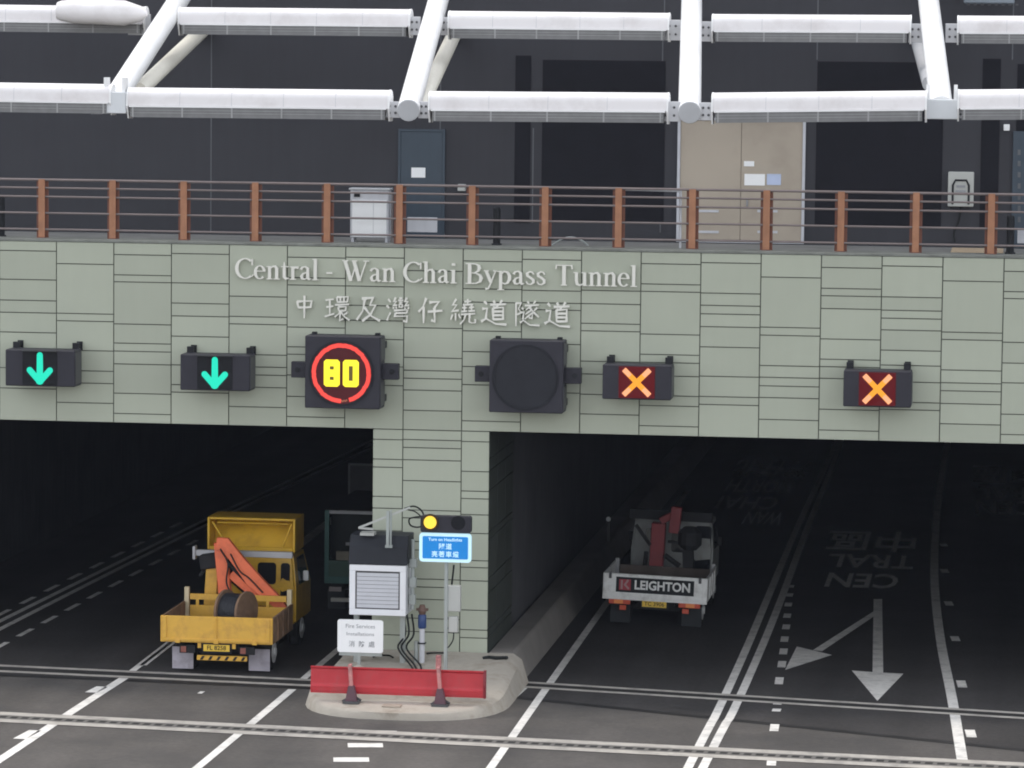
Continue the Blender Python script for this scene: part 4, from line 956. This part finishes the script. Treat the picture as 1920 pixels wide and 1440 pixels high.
# small loose things on the island
for (u, v, pts, lab, nm) in ((905,1240,[(0,0,0),(.12,.03,.02),(.28,-.02,.02),(.42,.03,.02),(.5,-.02,.03)],'short black strap lying at the right of the island','strap'),
                        (800,1233,[(0,0,0),(.15,-.04,.02),(.35,.0,.02)],'short dark cable lying behind the red barrier by the sign post','cable'),
                        (700,1236,[(0,0,0),(.1,-.1,.05),(.3,.05,.03),(.42,-.1,.02)],'tangled dark cable below the louvred cabinet','cable')):
    q = G(u, v, .5); zz = isl_z(min(q.y,0))+.02
    mb = MB(); mb.tube(smooth_path([Vector((q.x+p[0], q.y+p[1], zz+p[2])) for p in pts],5), .035 if nm == 'strap' else .02, 6); tag(mb.build(nm, cable_m), lab, nm)
q = G(735,1322,.2); zz = isl_z(q.y)
e = MB(); e.box(q.x-.18, q.x+.18, q.y-.14, q.y+.14, zz-.02, zz+.016); tag(e.build('access_cover', mat('cover_concrete',(0.32,0.27,0.22),.9,var=.15), bevel=.004), 'small square cover set in the island in front of the red barrier', 'cover')
q = PY(862,1250,-3.3); zz = isl_z(-3.3)
q2 = PY(823,1240,-3.2)
mb = MB(); mb.box(q2.x-.05, q2.x+.05, -3.3, -3.2, zz-.05, zz+.75); tag(mb.build('stub_post', barrier_p, bevel=.01), 'rusty stub post behind the red barrier at the foot of the sign post', 'post')
# reflector post in the right tunnel
q = G(1040,1012,.6)
e = empty('marker_post', 'slim marker post with a white reflector on the walkway in the right tunnel', 'post', (q.x+1.35, q.y, .6))
mb = MB(); mb.box(-.03,.03,-.03,.03,0,.62); mb.build('post', mat('marker_grey',(.12,.12,.13),.6), e)
mb = MB(); mb.tube([(0,-.045,.56),(0,-.031,.56)], .06, 12); mb.build('reflector', panel_w, e)

# ================================================================== TRUCKS
def wheel(name, cx, cy, r, wd, parent):
    mb = MB(); s_ = 1 if cx > 0 else -1
    mb.tube([(cx-wd/2,cy,r),(cx-wd/2+.03,cy,r),(cx+wd/2-.03,cy,r),(cx+wd/2,cy,r)], [r*.9,r,r,r*.9], 24); w_ = mb.build('wheel', tyre_m, parent, smooth=True)
    mb = MB(); mb.tube([(cx+s_*wd/2,cy,r),(cx+s_*(wd/2+.012),cy,r)], r*.6, 20); mb.tube([(cx+s_*(wd/2+.012),cy,r),(cx+s_*(wd/2+.05),cy,r)], r*.25, 12); mb.build('rim', rim_m, w_)
def hook_chain(parent):
    mb = MB(); mb.tube(smooth_path([(.98,2.2,1.05),(1.0,2.1,.95),(.9,1.9,.80),(.6,1.7,.78),(.3,1.75,.78)],5), .02, 6); mb.build('chain', t_grey, parent)
    mb = MB(); mb.tube(smooth_path([(-.9,.5,.79),(-.6,.35,.80),(-.75,.8,.82),(-.95,1.2,.79),(-.5,1.5,.80),(-.8,1.7,.79)],6), .028, 6); mb.build('strap', cable_m, parent)
def flat_truck(loc, rz, label, c_bed, c_cab, c_bedin, flap, kind):
    t = empty('crane_truck' , label, 'truck', loc, rz)
    HW = 1.165
    mb = MB(); mb.box(-.42,-.30,.25,5.2,.50,.66); mb.box(.30,.42,.25,5.2,.50,.66)
    for yy in (.3,1.2,2.3,3.2,4.2): mb.box(-.30,.30,yy,yy+.08,.52,.64)
    mb.box(-.85,.85,.95,1.10,.30,.42); mb.box(-.8,-.5,1.7,2.6,.35,.66); mb.box(.48,.85,2.2,2.9,.32,.66)
    mb.build('chassis', t_dark, t)
    mb = MB(); mb.box(-HW+.05,HW-.05,.06,2.15,.68,.76); mb.build('bed_floor', c_bedin, t)
    mb = MB(); mb.box(-HW,HW,-.02,.045,.67 if kind == 'y' else .63,1.21)
    tg = mb.build('tailgate', c_bed, t, bevel=.008)
    mb = MB()
    if kind == 'y':
        for x0_,x1_ in ((-HW+.05,-HW+.13),(HW-.13,HW-.05),(-.012,.012)): mb.box(x0_,x1_,-.045,-.021,.76,1.19)
        mb.box(-HW+.05,HW-.05,-.040,-.021,.70,.755)
        for xx in (-.8,0,.8): mb.box(xx-.05,xx+.05,-.065,-.021,.66,.73)
    else:
        for x0_,x1_ in ((-HW+.02,-HW+.10),(HW-.10,HW-.02)): mb.box(x0_,x1_,-.045,-.021,.70,1.19)
        mb.box(-HW+.1,HW-.1,-.04,-.021,.69,.76)
    mb.build('gate_rib', c_bed, tg, bevel=.005)
    for s_ in (-1,1):
        mb = MB(); a_, b_ = sorted((s_*(HW-.045), s_*HW)); mb.box(a_,b_,.05,2.15,.67,1.20)
        for yy in (.5,1.05,1.6): mb.box(min(s_*HW, s_*(HW+.02)), max(s_*HW, s_*(HW+.02)), yy, yy+.06, .70, 1.18)
        sp = mb.build('side_panel', c_bedin if kind == 'y' else c_bed, t)
        sp['label'] = 'worn brown side panel' if kind == 'y' else 'dirty white side panel'
        mb = MB(); mb.box(s_*(HW-.07)-.05, s_*(HW-.07)+.05, 2.10, 2.20, .76, 1.50 if kind == 'y' else 1.26); mb.build('corner_post', mat('post_cream',(.55,.46,.30),.6,var=.1) if kind == 'y' else t_grey, t, bevel=.008)
    mb = MB(); mb.box(-HW+.14,HW-.14,2.12,2.17,.77,1.12)
    if kind == 'y':
        mb.box(-HW+.14,HW-.14,2.12,2.17,1.24,1.36)
        for xx in (-.9,-.3,.25,.6): mb.box(xx,xx+.06,2.12,2.17,1.121,1.239)
    mb.build('headboard', c_bed if kind == 'y' else c_bedin, t)
    # rear end
    for s_ in (-1,1):
        mb = MB(); mb.box(s_*.80-.22, s_*.80+.22, .44, .46, .05, .50); mb.build('mudflap', flap, t)
        wheel('wheel', s_*.80, .95, .37, .40, t); wheel('wheel', s_*.82, 4.3, .37, .24, t)
        mb = MB(); mb.box(s_*.80-.24, s_*.80+.24, .46, 1.40, .74, .76) ; mb.build('mudguard', t_dark, t)
    mb = MB(); mb.box(-.27,.27,-.005,.012,.50,.635); pl = mb.build('number_plate', plate_m, t)
    text_obj('plate_lettering', 'FL 8258' if kind == 'y' else 'TC 3906', upright(0,-.008,.567), .125, black_m, pl, ext=.0015, bold=.001)
    mb = MB(); mb.box(-.31,.31,.013,.04,.46,.67); mb.build('plate_bracket', black_m, t)
    if kind == 'y':
        mb = MB(); mb.box(-.42,.62,.05,.12,.30,.40); bu = mb.build('bumper', t_yel, t, bevel=.006)
        mb = MB()
        for i in range(6):
            x_ = -.36+i*.17; mb.face([(x_,.048,.31),(x_+.06,.048,.31),(x_+.11,.048,.39),(x_+.05,.048,.39)])
        mb.build('stripe', black_m, bu)
        for s_ in (-1,1):
            mb = MB(); mb.box(s_*.62-.16,s_*.62+.16,.04,.1,.44,.60); mb.build('lamp_bracket', t_dark, t)
            mb = MB(); mb.box(s_*.62-.13,s_*.62-.02,.02,.039,.46,.58); mb.build('tail_lamp', mat('tail_lamp_dull',(.25,.08,.06),.4), t)
            mb = MB(); mb.box(s_*.36-.035,s_*.36+.035,.0,.03,.56,.66); mb.build('hinge', t_yel, t)
    else:
        for s_ in (-1,1):
            mb = MB(); mb.box(s_*.78-.24,s_*.78+.24,-.01,.06,.53,.64); tl = mb.build('tail_lamp', lamp_r, t, bevel=.01)
            mb = MB(); mb.box(s_*.78+.02*s_-.10,s_*.78+.02*s_+.10,-.016,-.0105,.54,.63); mb.build('lens', lamp_o, tl)
            mb = MB(); mb.box(s_*.70-.07,s_*.70+.07,.0,.05,.40,.50); mb.build('tail_lamp', lamp_r, t)
        mb = MB(); mb.box(-.87,.87,-.0235,-.0215,.80,1.14); bp_ = mb.build('name_panel', mat('name_panel_black',(.012,.014,.016),.5), tg)
        mb = MB(); mb.box(-.80,-.54,-.027,-.0238,.85,1.09); lg = mb.build('logo_square', mat('logo_red',(.33,.03,.045),.5), bp_)
        L, R = stroke([(-.74,1.07),(-.74,.87)], .045); mb = MB(); mb.face([(p.x,-.029,p.y) for p in L]+[(p.x,-.029,p.y) for p in reversed(R)])
        L, R = stroke([(-.60,1.08),(-.67,.97),(-.58,.88)], .045); mb.face([(p.x,-.0292,p.y) for p in L]+[(p.x,-.0292,p.y) for p in reversed(R)])
        mb.build('logo_mark', mat('logo_grey',(.35,.2,.2),.5), lg)
        text_obj('lettering', 'LEIGHTON', upright(.165,-.027,.97), .275, t_white, bp_, ext=.002, bold=.009, sx=.93)
        for x_ in (-1.0,1.0):
            mb = MB(); mb.box(x_-.03,x_+.03,-.06,-.046,1.10,1.24); mb.build('latch', bolt_m, tg)
    # cab
    y0, y1 = 3.55, 5.3; cw = .95
    mb = MB(); zr = 2.05
    vs = [(-cw,y0,.55),(cw,y0,.55),(cw,y1,.55),(-cw,y1,.55),(-cw,y0,1.35),(cw,y0,1.35),(cw,y1,1.30),(-cw,y1,1.30),(-cw+.07,y0+.05,zr),(cw-.07,y0+.05,zr),(cw-.09,y1-.45,zr),(-cw+.09,y1-.45,zr)]
    fs = [(3,2,1,0),(0,1,5,4),(1,2,6,5),(2,3,7,6),(3,0,4,7),(4,5,9,8),(5,6,10,9),(6,7,11,10),(7,4,8,11),(8,9,10,11)]
    mb.raw(vs, fs); cb = mb.build('cab', c_cab, t, bevel=.05, smooth=True, seg=3)
    def backwin(x0_, x1_, z0_, z1_):
        k = lambda z: y0+.05*(z-1.35)/(zr-1.35)-.008 if z > 1.35 else y0-.008
        mb = MB(); out = rrect(x0_,x1_,z0_,z1_,.07); mb.prism([(x,k(z),z) for x,z in out], (0,.006,0)); mb.build('rear_window', glass_m, cb)
    if kind == 'y': backwin(-.72,-.30,1.40,1.86); backwin(.12,.52,1.40,1.86); backwin(.62,.82,1.06,1.86)
    else: backwin(-.02,.36,1.28,1.82); backwin(.52,.90,.9,1.92); backwin(-.62,-.34,1.50,1.80)
    for s_ in (-1,1):
        mb = MB(); mb.prism([(s_*(cw+.002),y0+.35,1.36),(s_*(cw+.002),y1-.25,1.33),(s_*(cw-.06),y1-.62,1.93),(s_*(cw-.055),y0+.35,1.94)], (s_*.008,0,0)); mb.build('side_window', glass_m, cb)
        mb = MB(); mb.bar((s_*cw,y1-.95,1.45),(s_*(cw+.07),y1-1.02,1.5),.025,.025); mi = mb.build('mirror_arm', t_dark, cb)
        mb = MB(); mb.box(s_*(cw+.085)-.06,s_*(cw+.085)+.06,y1-1.08,y1-1.03,1.40,1.62); mb.build('mirror', panel_w if kind == 'y' else t_dark, mi, bevel=.02)
    mb = MB(); mb.face([(-cw+.1,y1-.005,1.36),(cw-.1,y1-.005,1.36),(cw-.15,y1-.42,1.98),(-cw+.15,y1-.42,1.98)]); mb.build('windscreen', glass_m, cb)
    return t, cb
ty, cb = flat_truck((-3.755,-.4,0), 0, 'yellow flatbed truck with folded orange crane driving into the left tunnel', t_yel, t_yel2, t_bedin, flap_w, 'y')
# roof air deflector, hollow at the back
mb = MB(); za, zb = 2.10, 2.82; ya = 3.45; X_ = .95
mb.box(-X_,-X_+.05,ya,ya+1.0,za,zb); mb.box(X_-.05,X_,ya,ya+1.0,za,zb); mb.box(-X_+.051,X_-.051,ya,ya+1.0,zb-.05,zb); mb.prism([(-X_+.051,ya+.35,za),(-X_+.051,ya+.75,zb-.051),(-X_+.051,ya+.79,zb-.051),(-X_+.051,ya+.4,za)],(2*X_-.102,0,0)); mb.box(-X_+.051,X_-.051,ya,ya+.05,za,za+.1)
mb.bar((-X_+.1,ya+.05,zb-.1),(-X_+.42,ya+.05,za+.12),.04,.05,(0,1,0)); mb.bar((X_-.08,ya+.05,zb-.1),(X_-.28,ya+.05,za+.1),.04,.05,(0,1,0)); mb.box(-X_+.2,X_-.15,ya+.02,ya+.05,zb-.13,zb-.1)
mb.build('roof_deflector', t_yel2, cb, bevel=.012)
# crane
mb = MB(); mb.box(-.45,.45,2.55,3.05,.67,1.02); mb.box(-1.0,1.0,2.65,2.95,.78,.98)
cr = mb.build('crane_base', t_yel, ty, bevel=.012)
mb = MB(); mb.bar((-.72,2.75,.9),(-.66,2.75,1.85),.26,.30,(0,1,0)); mb.bar((-.30,2.75,.98),(-.62,2.75,1.6),.14,.16,(0,1,0)); mb.build('crane_column', t_yel, cr, bevel=.01)
mb = MB(); mb.bar((-.92,2.72,1.95),(-.48,2.72,2.02),.3,.36,(0,1,0)); mb.bar((-.95,2.7,1.65),(-.7,2.7,2.0),.07,.07,(0,1,0)); mb.bar((-.50,2.70,1.9),(-.44,2.70,2.45),.2,.2,(0,1,0)); mb.build('crane_head', t_dark, cr, bevel=.02)
mb = MB(); mb.bar((-.45,2.45,2.42),(-.33,2.45,1.22),.26,.18,(0,1,0)); mb.build('crane_arm', t_org, cr, bevel=.012)
mb = MB(); mb.prism([(-.50,2.30,2.53),(-.26,2.30,2.52),(.06,2.30,2.13),(.50,2.30,1.66),(.90,2.30,1.27),(1.05,2.30,1.02),(.92,2.30,.96),(.55,2.30,1.22),(.14,2.30,1.56),(-.10,2.30,1.90),(-.34,2.30,2.20),(-.52,2.30,2.28)],(0,.14,0)); mb.build('crane_arm', t_org, cr, bevel=.01)
mb = MB(); mb.bar((-.22,2.48,1.76),(.36,2.48,1.30),.20,.16,(0,1,0)); mb.build('crane_arm', t_org, cr, bevel=.01)
mb = MB(); mb.tube([(-.34,2.42,2.05),(.08,2.42,1.66)], .055, 10); mb.tube([(.08,2.42,1.66),(.62,2.42,1.20)], .06, 10); mb.tube([(-.25,2.6,1.6),(.1,2.6,1.3)],.04,8); mb.build('crane_cylinder', t_dark, cr, smooth=True)
mb = MB(); mb.tube(smooth_path([(-.42,2.28,2.3),(-.25,2.26,2.0),(-.28,2.27,1.6),(-.15,2.27,1.3)],5), .018, 6); mb.tube(smooth_path([(-.2,2.28,2.2),(.0,2.26,1.85),(.2,2.27,1.7),(.5,2.27,1.4)],5), .016, 6); mb.build('crane_hose', cable_m, cr)
mb = MB(); mb.bar((-1.1,2.95,2.12),(1.0,2.95,2.12),.12,.13); mb.box(-1.14,-1.08,2.85,3.05,1.98,2.26); mb.build('outrigger_bar', mat('outrigger_grey',(.42,.42,.44),.5,.2,var=.1), cr, bevel=.008)

hook_chain(ty)
# cable drum lying in the bed
dr_ = empty('cable_drum', 'timber cable drum wound with black cable lying in the bed of the yellow truck', 'drum', (-3.56,.60,.76), math.radians(-20))
rr = .43
mb = MB(); mb.tube([(-.23,0,rr),(.21,0,rr)], .36, 24)
for i in range(8): mb.tube([(-.22+i*.057,0,rr),(-.195+i*.057,0,rr)], .367, 24)
mb.build('cable_winding', mat('wound_cable',(.028,.029,.034),.45), dr_, smooth=True)
for x_ in (-.28,.22):
    mb = MB(); mb.tube([(x_,0,rr),(x_+.05,0,rr)], rr, 24); mb.build('flange', wood_m, dr_)

# white contractor truck in the right tunnel
tw, cbw = flat_truck((4.42,7.55,0.0), math.radians(-0.5), 'white flatbed truck with red crane and lettered tailgate inside the right tunnel', t_white, mat('cab_white_grimy',(.28,.29,.285),.5,var=.12,dirt=(.2,.19,.17),dirt_amt=.7,dirt_scale=2.5), mat('bed_dark',(.09,.07,.06),.8,var=.3), flap_d, 'w')
tw.rotation_euler.y = .032
mb = MB(); mb.box(-.45,.45,2.5,3.0,.67,1.0); crw = mb.build('crane_base', t_red, tw, bevel=.01)
mb = MB(); mb.bar((-.26,2.7,.98),(-.24,2.7,2.05),.32,.3,(0,1,0)); mb.build('crane_column', t_red, crw, bevel=.015)
mb = MB(); mb.bar((.12,2.6,1.85),(.16,2.6,2.45),.24,.2,(0,1,0)); mb.bar((-.2,2.62,2.1),(.15,2.62,2.3),.16,.16,(0,1,0)); mb.build('crane_arm', t_red, crw, bevel=.012)
mb = MB(); mb.bar((.5,2.5,1.05),(.46,2.5,1.62),.24,.22,(0,1,0)); mb.tube([(.5,2.5,1.5),(.5,2.5,1.62),(.5,2.5,1.9),(.5,2.5,2.02)],[.16,.27,.27,.14],14); mb.bar((.0,2.5,1.66),(.5,2.5,1.6),.06,.08,(0,1,0)); mb.build('crane_winch', t_dark, crw)
mb = MB(); mb.tube([(-.05,2.4,1.35),(.3,2.4,1.12)],.06,8); mb.build('crane_cylinder', t_dark, crw)
mb = MB(); mb.bar((-.75,2.48,2.0),(-.4,2.48,1.55),.07,.07,(0,1,0)); mb.build('crane_strut', t_dark, crw)
mb = MB(); mb.tube([(-.5,2.46,1.05),(-.48,2.46,1.4)],.05,8); mb.build('control_lever', t_dark, crw)
mb = MB(); mb.box(-.95,.95,2.95,3.1,2.08,2.3); mb.build('roof_rack', t_dark, cbw)

# dark green lorry ahead of the yellow truck
gy = 8.4
gt = empty('green_lorry', 'dark green open-frame lorry half hidden behind the louvred cabinet in the left tunnel', 'truck', (-2.16,gy,0))
hw = 1.0
mb = MB(); mb.box(-.45,-.32,.2,5.8,.5,.66); mb.box(.32,.45,.2,5.8,.5,.66); mb.box(-.9,.9,.5,.62,.35,.5); mb.build('chassis', t_dark, gt)
mb = MB(); mb.box(-hw,hw,0,3.9,.70,.86); mb.build('deck', t_teal, gt)
for s_ in (-1,1):
    mb = MB(); mb.box(s_*(hw-.05)-.05,s_*(hw-.05)+.05,0,.1,.861,2.36); mb.build('corner_post', t_teal, gt)
    mb = MB(); mb.box(s_*(hw-.05)-.05,s_*(hw-.05)+.05,3.8,3.9,.861,2.36); mb.build('corner_post', t_teal, gt)
    mb = MB(); mb.box(s_*(hw-.04)-.03,s_*(hw-.04)+.03,.101,3.8,2.28,2.36); mb.build('top_rail', t_dark, gt)
    mb = MB(); mb.box(s_*(hw-.03)-.02,s_*(hw-.03)+.02,.101,3.8,.861,1.22); mb.build('side_panel', t_teal, gt)
    wheel('wheel', s_*.78, .95, .40, .4, gt); wheel('wheel', s_*.8, 4.9, .40, .25, gt)
    mb = MB(); mb.box(s_*.8-.2,s_*.8+.2,.42,.44,.06,.5); mb.build('mudflap', flap_d, gt)
    mb = MB(); mb.box(s_*.75-.14,s_*.75+.14,-.02,.04,.52,.62); mb.build('tail_lamp', mat('lamp_grey',(.3,.26,.26),.4), gt)
mb = MB(); mb.box(-hw+.1,hw-.1,.02,.08,2.29,2.36); mb.build('top_rail', t_grey, gt)
mb = MB(); mb.box(-hw+.101,hw-.101,.0,.06,.862,1.22); mb.build('tailgate', mat('lorry_green',(.03,.075,.055),.5), gt)
mb = MB(); mb.box(-hw+.101,hw-.101,.22,.28,1.221,2.27); mb.build('rear_panel', mat('lorry_dark',(.014,.018,.018),.6,var=.2), gt)
mb = MB(); mb.box(-.55,-.30,.19,.215,1.55,1.62); mb.build('catch_plate', t_grey, gt)
mb = MB(); mb.box(-hw+.25,hw-.25,.10,.215,1.222,1.42); mb.build('load_box', mat('load_beige',(.20,.18,.14),.7,var=.15), gt)
mb = MB(); mb.box(-hw+.1,hw-.1,2.3,2.4,.862,2.27); mb.build('bulkhead', t_dark, gt)
mb = MB(); mb.box(-hw+.02,hw-.02,.1,3.8,2.361,2.39); mb.build('canopy_sheet', t_dark, gt)
mb = MB(); mb.box(-.85,.9,.0,.09,.28,.37); mb.build('bumper', mat('bumper_grey',(.42,.41,.38),.6), gt, bevel=.01)
mb = MB(); mb.bar((-.55,1.0,1.46),(.4,1.3,2.1),.12,.14); mb.build('boom', t_dark, gt)
mb = MB(); mb.box(-.95,.95,4.1,5.8,.55,2.1); mb.build('cab', t_teal, gt, bevel=.08, seg=2)
# dark framed panel on the wall of the left tunnel
a, b = PY(664,872,26.0), PY(699,940,26.0)
e = empty('wall_panel', 'dark framed panel on the wall of the left tunnel beside the pier', 'panel', ((a.x+b.x)/2, 26, b.z)); hw = (b.x-a.x)/2+.1; hz = a.z-b.z
mb = MB(); mb.box(-hw,hw,-.06,0,0,hz); mb.build('board', mat('panel_dark',(.06,.062,.07),.6), e)
mb = MB(); mb.box(-hw-.05,-hw-.001,-.1,.02,-.05,hz+.05); mb.box(-hw,hw,-.1,.02,hz+.001,hz+.05); mb.box(hw+.001,hw+.05,-.1,.02,-.05,hz+.05); mb.build('frame', mat('panel_frame',(.16,.16,.17),.5), e)
mb = MB(); mb.box(-.06,.06,-.03,.03,-b.z+.0,-.001); mb.build('post', t_dark, e)

# ================================================================== AIR
hz = MB(); hz.box(-60, 60, -110, 110, -1.5, 24)
ho = hz.build('haze', MATS.setdefault('haze_air', bpy.data.materials.new('haze_air'))); ho['kind'] = 'stuff'; ho['label'] = 'thin air haze'
hm = ho.data.materials[0]; hm.use_nodes = True; hn = hm.node_tree
for n_ in list(hn.nodes):
    if n_.type != 'OUTPUT_MATERIAL': hn.nodes.remove(n_)
pv = hn.nodes.new('ShaderNodeVolumePrincipled'); pv.inputs['Color'].default_value = (0.72, 0.80, 1.0, 1); pv.inputs['Density'].default_value = 0.00012; pv.inputs['Anisotropy'].default_value = 0.2
hn.links.new(pv.outputs[0], [n_ for n_ in hn.nodes if n_.type == 'OUTPUT_MATERIAL'][0].inputs['Volume'])
